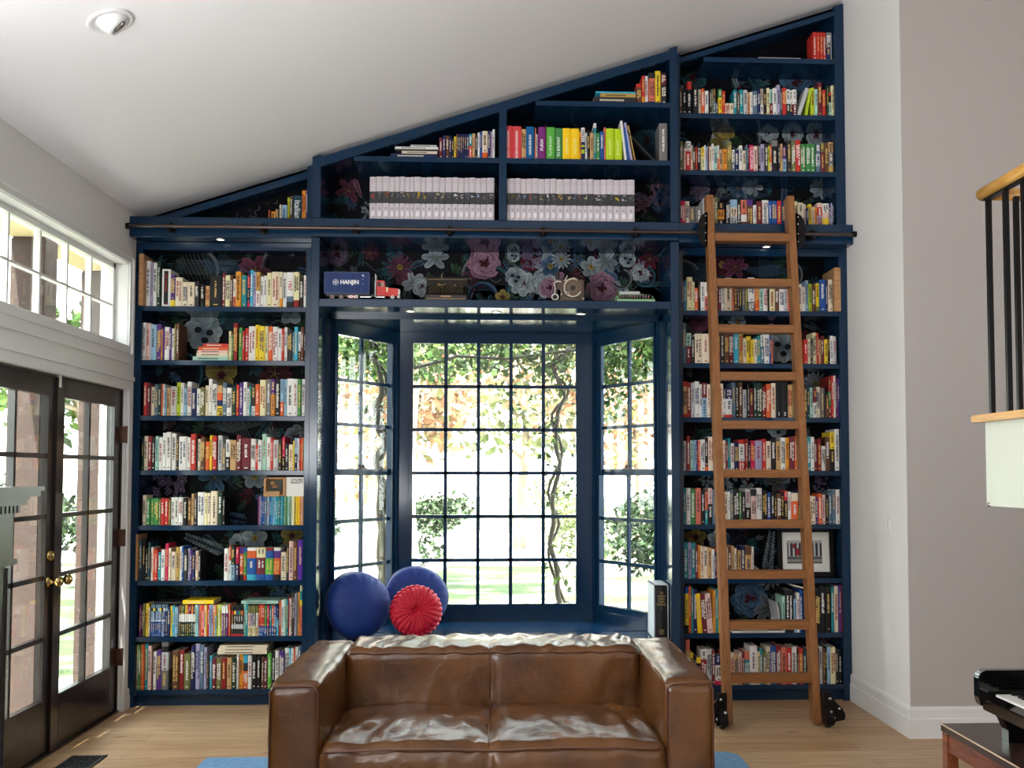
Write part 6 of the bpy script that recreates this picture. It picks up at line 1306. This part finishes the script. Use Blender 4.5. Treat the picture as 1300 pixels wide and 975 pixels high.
q = MB(); cx_, cz_ = msl(6, 674).x, msl(6, 674).z; q.prism([(cx_-.035, cz_), (cx_, cz_-.055), (cx_+.035, cz_), (cx_, cz_+.055)], 'y', MY-.034, MY-.02); q.build('diamond_ornament', mat('ornament', (40, 38, 34), .4), mt, bevel=.004)
q = MB(); p2, p3 = msl(22, 709), msl(22, 716); q.box((XL+.002, MY-1.87, p3.z), (p2.x+.005, MY-.005, p2.z)); q.build('moulding', sage, mt, bevel=.003)
q = MB(); pr = msl(14, 800).x; q.box((XL+.002, MY-.3, 0), (pr-.008, MY-.03, p3.z)); 
for k in range(6): q.cyl((pr-.012-.03*k, MY-.03, 0.02), (pr-.012-.03*k, MY-.03, p3.z-.01), .011, n=12)
q.build('fluted_pilaster', M['darkwood'], mt)
q = MB(); q.box((XL+.002, MY-1.8, 0), (pr-.02, MY-.31, p3.z)); q.build('chimney_breast', M['darkwood'], mt)
# eyeball ceiling light
d = ray(140, 26); t = (3.812+.3275*CAM.x-CAM.z)/(d.z-.3275*d.x); P_ = CAM+d*t
slope = math.atan(.3275); EX = Matrix.Translation(P_) @ Matrix.Rotation(-slope, 4, 'Y') @ Matrix.Rotation(math.pi, 4, 'X')
ey = empty('recessed_spotlight', P_, label='white adjustable eyeball spotlight in the sloping ceiling', cat='light')
q = MB(); q.lathe([(.092, 0), (.095, .004), (.088, .009), (.07, .006), (.066, 0), (.066, -.03)], 36, mx=EX); q.build('trim_ring', M['trim'], ey)
E2 = EX @ Matrix.Translation((.012, .0, .0)) @ Matrix.Rotation(math.radians(26), 4, 'Y') @ Matrix.Rotation(math.radians(14), 4, 'X')
q = MB(); q.lathe([(.062, -.03), (.064, .0), (.056, .028), (.044, .04), (.034, .036), (.03, .02)], 32, mx=E2); q.build('eyeball', M['trim'], ey)
q = MB(); q.lathe([(.032, .037), (.029, .038), (.026, .022)], 24, mx=E2); q.build('reflector_ring', M['steel'], ey)
q = MB(); q.cyl((0, 0, .018), (0, 0, .024), .027, n=24, mx=E2); q.build('bulb', mat('bulb_glass', (214, 210, 214), .15), ey)
# ================================================================== GARDEN
GZ = -.35
def ground_mat(name, c1, c2, sc):
    return mat(name, c1, .95, bump=.5, bscale=sc*3, var=.3, vscale=sc)
def lawn_mat():
    m = bpy.data.materials.new('patchy_lawn'); m.use_nodes = True; n = m.node_tree.nodes; l = m.node_tree.links; b = n['Principled BSDF']
    t = n.new('ShaderNodeTexCoord'); mp = n.new('ShaderNodeMapping'); mp.inputs['Scale'].default_value = (.35, .55, 1); l.new(t.outputs['Object'], mp.inputs[0])
    z = n.new('ShaderNodeTexNoise'); z.inputs['Scale'].default_value = 1.6; z.inputs['Detail'].default_value = 8; z.inputs['Roughness'].default_value = .65; l.new(mp.outputs[0], z.inputs['Vector'])
    r = n.new('ShaderNodeValToRGB'); e = r.color_ramp.elements; e[0].position = .40; e[0].color = (*lin((48, 66, 30)), 1); e[1].position = .60; e[1].color = (*lin((168, 160, 136)), 1)
    k = r.color_ramp.elements.new(.5); k.color = (*lin((66, 84, 42)), 1)
    l.new(z.outputs['Fac'], r.inputs[0]); l.new(r.outputs[0], b.inputs['Base Color']); b.inputs['Roughness'].default_value = .95
    return m
q = MB(); q.box((-40, .95, GZ-.2), (40, 70, GZ)); q.box((-40, -14, GZ-.2), (-2.46, .95, GZ)); q.box((6.3, -14, GZ-.2), (30, .95, GZ)); struct(q.build('ground', lawn_mat()))
q = MB(); q.prism([(-3.0, 9), (-1.7, 8), (-.9, 13.5), (4, 13.2), (20, 14), (22, 24), (-22, 24), (-14, 15), (-3.6, 14)], 'z', GZ, GZ+.01); struct(q.build('driveway', mat('pale_gravel', (206, 200, 188), .95, bump=.4, bscale=40)), None)
q = MB(); q.box((-3.9, -6, GZ), (-2.47, 1.2, -.06)); struct(q.build('patio', mat('patio_stone', (196, 190, 178), .9, bump=.3, bscale=20)))
LEAF0 = {'green': [(96, 142, 52), (128, 172, 66), (70, 112, 44), (150, 190, 90)], 'dark': [(60, 92, 52), (84, 120, 66), (46, 74, 44), (110, 140, 90)], 'pale': [(176, 190, 120), (150, 176, 100), (196, 200, 150)], 'peach': [(226, 178, 140), (214, 160, 120), (232, 200, 170), (170, 170, 110)]}
LEAF = {k: [tuple(int(v*m_) for v in c) for c in t] for k, t, m_ in ((k, LEAF0[k], dict(green=.62, dark=.58, pale=.66, peach=.8)[k]) for k in LEAF0)}
def leaves(q, c, rad, n, size, pal, rng, hollow=.0, drop=None):
    for _ in range(n):
        while True:
            v = Vector((rng.uniform(-1, 1), rng.uniform(-1, 1), rng.uniform(-1, 1)))
            if hollow < v.length < 1: break
        p = Vector(c)+Vector((v.x*rad[0], v.y*rad[1], v.z*rad[2]))
        if drop and not drop(p): continue
        d1 = Vector((rng.gauss(0, 1), rng.gauss(0, 1), rng.gauss(0, 1))).normalized(); d2 = d1.orthogonal().normalized(); d2.rotate(Matrix.Rotation(rng.uniform(0, 6.3), 3, d1)); s_ = size*rng.uniform(.6, 1.3); col = rng.choice(pal)
        nn = d1.cross(d2)
        q.face([p-d2*s_*.5, p+d1*s_*.28+nn*s_*.05, p+d2*s_*.55, p-d1*s_*.28+nn*s_*.05], col)
def tree(name, label, base, h, trunk_r, crown, n, size, pal, seed, group=None, lean=(0, 0), trunk=(96, 84, 72), blobs=9, tr_top=.7):
    rng = random.Random(seed); root = empty(name, base, label=label, cat='tree' if name != 'shrub' else 'shrub', group=group)
    if trunk_r:
        q = MB(); pts = [Vector(base)+Vector((lean[0]*t+.08*math.sin(t*5+seed), lean[1]*t+.06*math.cos(t*4), h*tr_top*t)) for t in [i/10 for i in range(11)]]
        q.tube(pts, [trunk_r*(1-.6*i/10) for i in range(11)], n=10, col=trunk)
        for k in range(7):
            st_ = pts[rng.randint(5, 9)]; e = Vector(base)+Vector((lean[0]+rng.uniform(-1, 1)*crown[0]*.8, lean[1]+rng.uniform(-1, 1)*crown[1]*.8, h*rng.uniform(.6, .95)))
            mid = (st_+e)/2+Vector((0, 0, -.1*h*rng.random())); q.tube([st_, mid, e], [trunk_r*.35, trunk_r*.2, trunk_r*.06], n=6, col=trunk)
        q.build('trunk', M['leaf'], root)
    q = MB(); c = Vector(base)+Vector((lean[0], lean[1], h-crown[2]))
    for k in range(blobs):
        v = Vector((rng.gauss(0, .45), rng.gauss(0, .45), rng.gauss(0, .42))); 
        if v.length > 1: v.normalize()
        cc = c+Vector((v.x*crown[0], v.y*crown[1], v.z*crown[2])); leaves(q, cc, (crown[0]*.5, crown[1]*.5, crown[2]*.45), n//blobs, size, LEAF[pal], rng, .1)
    q.build('foliage', M['leaf'], root)
    return root
# far trees beyond the drive
g = 'blossoming trees beyond the drive'
spec = [(-5.5, 17, 6.5, 'peach', 2.6), (-2.4, 15, 6, 'peach', 2.2), (.6, 18, 7, 'pale', 2.6), (3.0, 15.5, 6, 'peach', 2.2), (6.2, 18, 7, 'pale', 2.8), (-8.8, 16, 6.5, 'green', 2.6), (9.5, 17, 7, 'green', 2.8)]
nm = ['far left peach coloured tree beyond the drive', 'peach coloured tree seen through the left part of the centre window', 'pale green tree behind the centre of the bay window', 'peach coloured tree seen through the right part of the centre window', 'pale tree seen through the right angled window', 'green tree at the far left beyond the garden', 'green tree at the far right beyond the garden']
for k, (x_, y_, h_, pl_, cr_) in enumerate(spec): tree('tree', nm[k], (x_, y_, GZ), h_, .16, (cr_, 1.6, h_*.36), 1700, .3, pl_, 40+k, g, trunk=(150, 136, 120), tr_top=.6)
g = 'low shrubs along the drive'
for k, (x_, y_, r_, hh_, pl_) in enumerate(((-4.6, 9.5, 1.2, 1.5, 'dark'), (-3.1, 10, 1.0, 1.5, 'dark'), (-1.4, 13.5, .9, 1.6, 'dark'), (1.6, 14, 1.1, 1.5, 'pale'), (3.9, 13, 1.0, 1.5, 'dark'), (-6.6, 9, 1.3, 1.7, 'dark'))):
    tree('shrub', ['grey green shrub left of the drive, second from house corner', 'grey green shrub behind the blue cushions, outside', 'dark shrub by the far tree trunk', 'pale shrub beyond the sunny drive', 'dark shrub right of the sunny drive', 'leftmost grey green shrub outside'][k], (x_, y_, GZ), hh_, 0, (r_, r_*.7, hh_*.5), 1500, .12, pl_, 70+k, g, blobs=6)
# big clipped bush just outside the right angled window
tree('shrub', 'large glossy green bush just outside the right angled window', (1.95, 3.1, GZ), 1.72, 0, (.8, .7, .86), 9000, .075, 'dark', 90, blobs=12)
# tree trunk with pale bark seen through the centre window
tree('tree', 'pale barked tree standing on the lawn left of centre', (-1.25, 7.6, GZ), 5.4, .26, (1.7, 1.2, 1.3), 2600, .16, 'green', 91, trunk=(176, 164, 146), tr_top=.75)
# vines climbing beside the bay
def vine(label, pts, r, seed, sprays, pal, nleaf):
    rng = random.Random(seed); root = empty('climbing_vine', pts[0], label=label, cat='vine')
    q = MB()
    def smooth(P):
        out = []
        for i in range(len(P)-1):
            for t in (0, .25, .5, .75): out.append(P[i].lerp(P[i+1], t)+Vector((.012*math.sin(len(out)*1.3+seed), .012*math.cos(len(out)*.9), 0)))
        return out+[P[-1]]
    P = [Vector(p) for p in pts]; sp_ = smooth(P); q.tube(sp_, [r*(1-.45*i/len(sp_)) for i in range(len(sp_))], n=8, col=(66, 60, 50))
    tw = [p+Vector((.045*math.sin(i*.8), .03, 0)) for i, p in enumerate(sp_)]; q.tube(tw, r*.55, n=6, col=(80, 72, 58)); q.build('stem', M['leaf'], root)
    q = MB(); l_ = MB()
    for (a_, b_, rr) in sprays:
        a_, b_ = Vector(a_), Vector(b_); m_ = (a_+b_)/2+Vector((0, rng.uniform(-.1, .1), rng.uniform(-.08, .08))); q.tube([a_, (a_+m_)/2+Vector((0, 0, .02)), m_, b_], [rr, rr*.8, rr*.6, rr*.3], n=5, col=(62, 56, 46))
        for k in range(nleaf):
            t = rng.random(); c = a_.lerp(b_, t); leaves(l_, c+Vector((0, 0, -.04)), (.14, .12, .12), 1, .062, LEAF[pal], rng)
    q.build('twigs', M['leaf'], root); l_.build('foliage', M['leaf'], root)
YV = 1.32
def V(u, v, y=YV): return tuple(atY(u, v, y))
rv = random.Random(3)
spr = []
for k in range(30): 
    u0_, v0_ = rv.uniform(430, 740), rv.uniform(425, 470); spr.append((V(u0_, v0_, YV+rv.uniform(-.1, .25)), V(u0_+rv.uniform(-70, 70), v0_+rv.uniform(-30, 30), YV+rv.uniform(0, .4)), .007))
vine('woody vine arching across the top of the centre window', [V(492, 500), V(520, 470), V(580, 452), V(640, 456), V(700, 448), V(760, 440)], .014, 5, spr, 'green', 46)
spl = [(V(480, 440, 1.2), V(428, 430, 1.2), .012), (V(484, 450, 1.2), V(440, 470, 1.2), .009), (V(470, 430, 1.2), V(430, 452, 1.2), .008), (V(480, 462, 1.2), V(455, 425, 1.2), .008), (V(478, 530, 1.2), V(470, 500, 1.2), .008)]
vine('thick twisting vine trunk outside the left angled window', [V(488, 800, 1.15), V(487, 735, 1.15), V(485, 660, 1.15), V(482, 600, 1.15), V(487, 560, 1.15), V(478, 530, 1.15), V(486, 500, 1.15), V(475, 450, 1.15), V(462, 415, 1.15)], .034, 6, spl, 'green', 40)
spq = [(V(712, 500), V(700, 450), .008), (V(705, 520), V(728, 560), .004), (V(706, 640), V(728, 600), .004), (V(700, 700), V(733, 760), .006), (V(700, 540), V(680, 545), .004), (V(720, 450), V(690, 436), .008), (V(712, 470), V(728, 500), .006), (V(690, 500), V(640, 510), .004), (V(700, 560), V(706, 600), .005)]
vine('slender vine stems twisting up outside the right part of the centre window', [V(716, 800), V(708, 740), V(700, 690), V(702, 640), V(710, 585), V(704, 545), V(716, 505), V(706, 470), V(722, 440)], .022, 7, spq, 'green', 26)
spr2 = [(V(770, 425, 1.5), V(800, 470, 1.5), .006), (V(830, 430, 1.5), V(790, 500, 1.5), .006), (V(800, 420, 1.5), V(835, 480, 1.5), .006), (V(765, 440, 1.5), V(775, 530, 1.5), .005), (V(840, 440, 1.5), V(812, 425, 1.5), .006), (V(780, 430, 1.5), V(760, 480, 1.5), .005), (V(790, 440, 1.5), V(840, 455, 1.5), .005)]
vine('leafy vine hanging over the right angled window', [V(765, 415, 1.5), V(800, 430, 1.5), V(845, 425, 1.5)], .012, 8, spr2, 'green', 170)
# garden side beyond the doors
g = 'trees beyond the garden doors'
for k, (x_, y_, h_, pl_) in enumerate(((-9, 2, 6, 'green'), (-8, -1.6, 6.5, 'pale'), (-10, 6.5, 7, 'green'), (-7.5, -5, 6, 'green'))):
    tree('tree', ['leafy green tree seen through the high window', 'pale green tree outside the left garden door', 'green tree far beyond the garden doors', 'green tree outside, left of the garden doors'][k], (x_, y_, GZ), h_, .14, (2.2, 2.2, h_*.36), 2600, .26, pl_, 120+k, g, tr_top=.6)
tree('shrub', 'round green shrub outside the right garden door', (-4.6, 2.4, GZ), 1.3, 0, (.8, .8, .65), 1500, .1, 'green', 130, blobs=6)
zbm = atX(125, 345, -2.76).z
# porch posts and beam of the pergola outside the doors
brick = mat('brown_timber_post', (56, 42, 36), .8, var=.25, vscale=12)
pg = empty('pergola', (-2.76, -.5, -.06), label='timber pergola posts and beam outside the garden doors', cat='pergola')
for (x_, y_) in ((-2.76, .70), (-2.76, -.32), (-2.76, -1.9)):
    q = MB(); q.box((x_-.10, y_-.09, -.06), (x_+.10, y_+.09, zbm)); q.build('post', brick, pg, bevel=.008)
q = MB(); q.box((-2.86, -3.2, zbm), (-2.66, .9, zbm+.12)); q.build('beam', mat('pale_beam', (196, 180, 140), .7), pg)
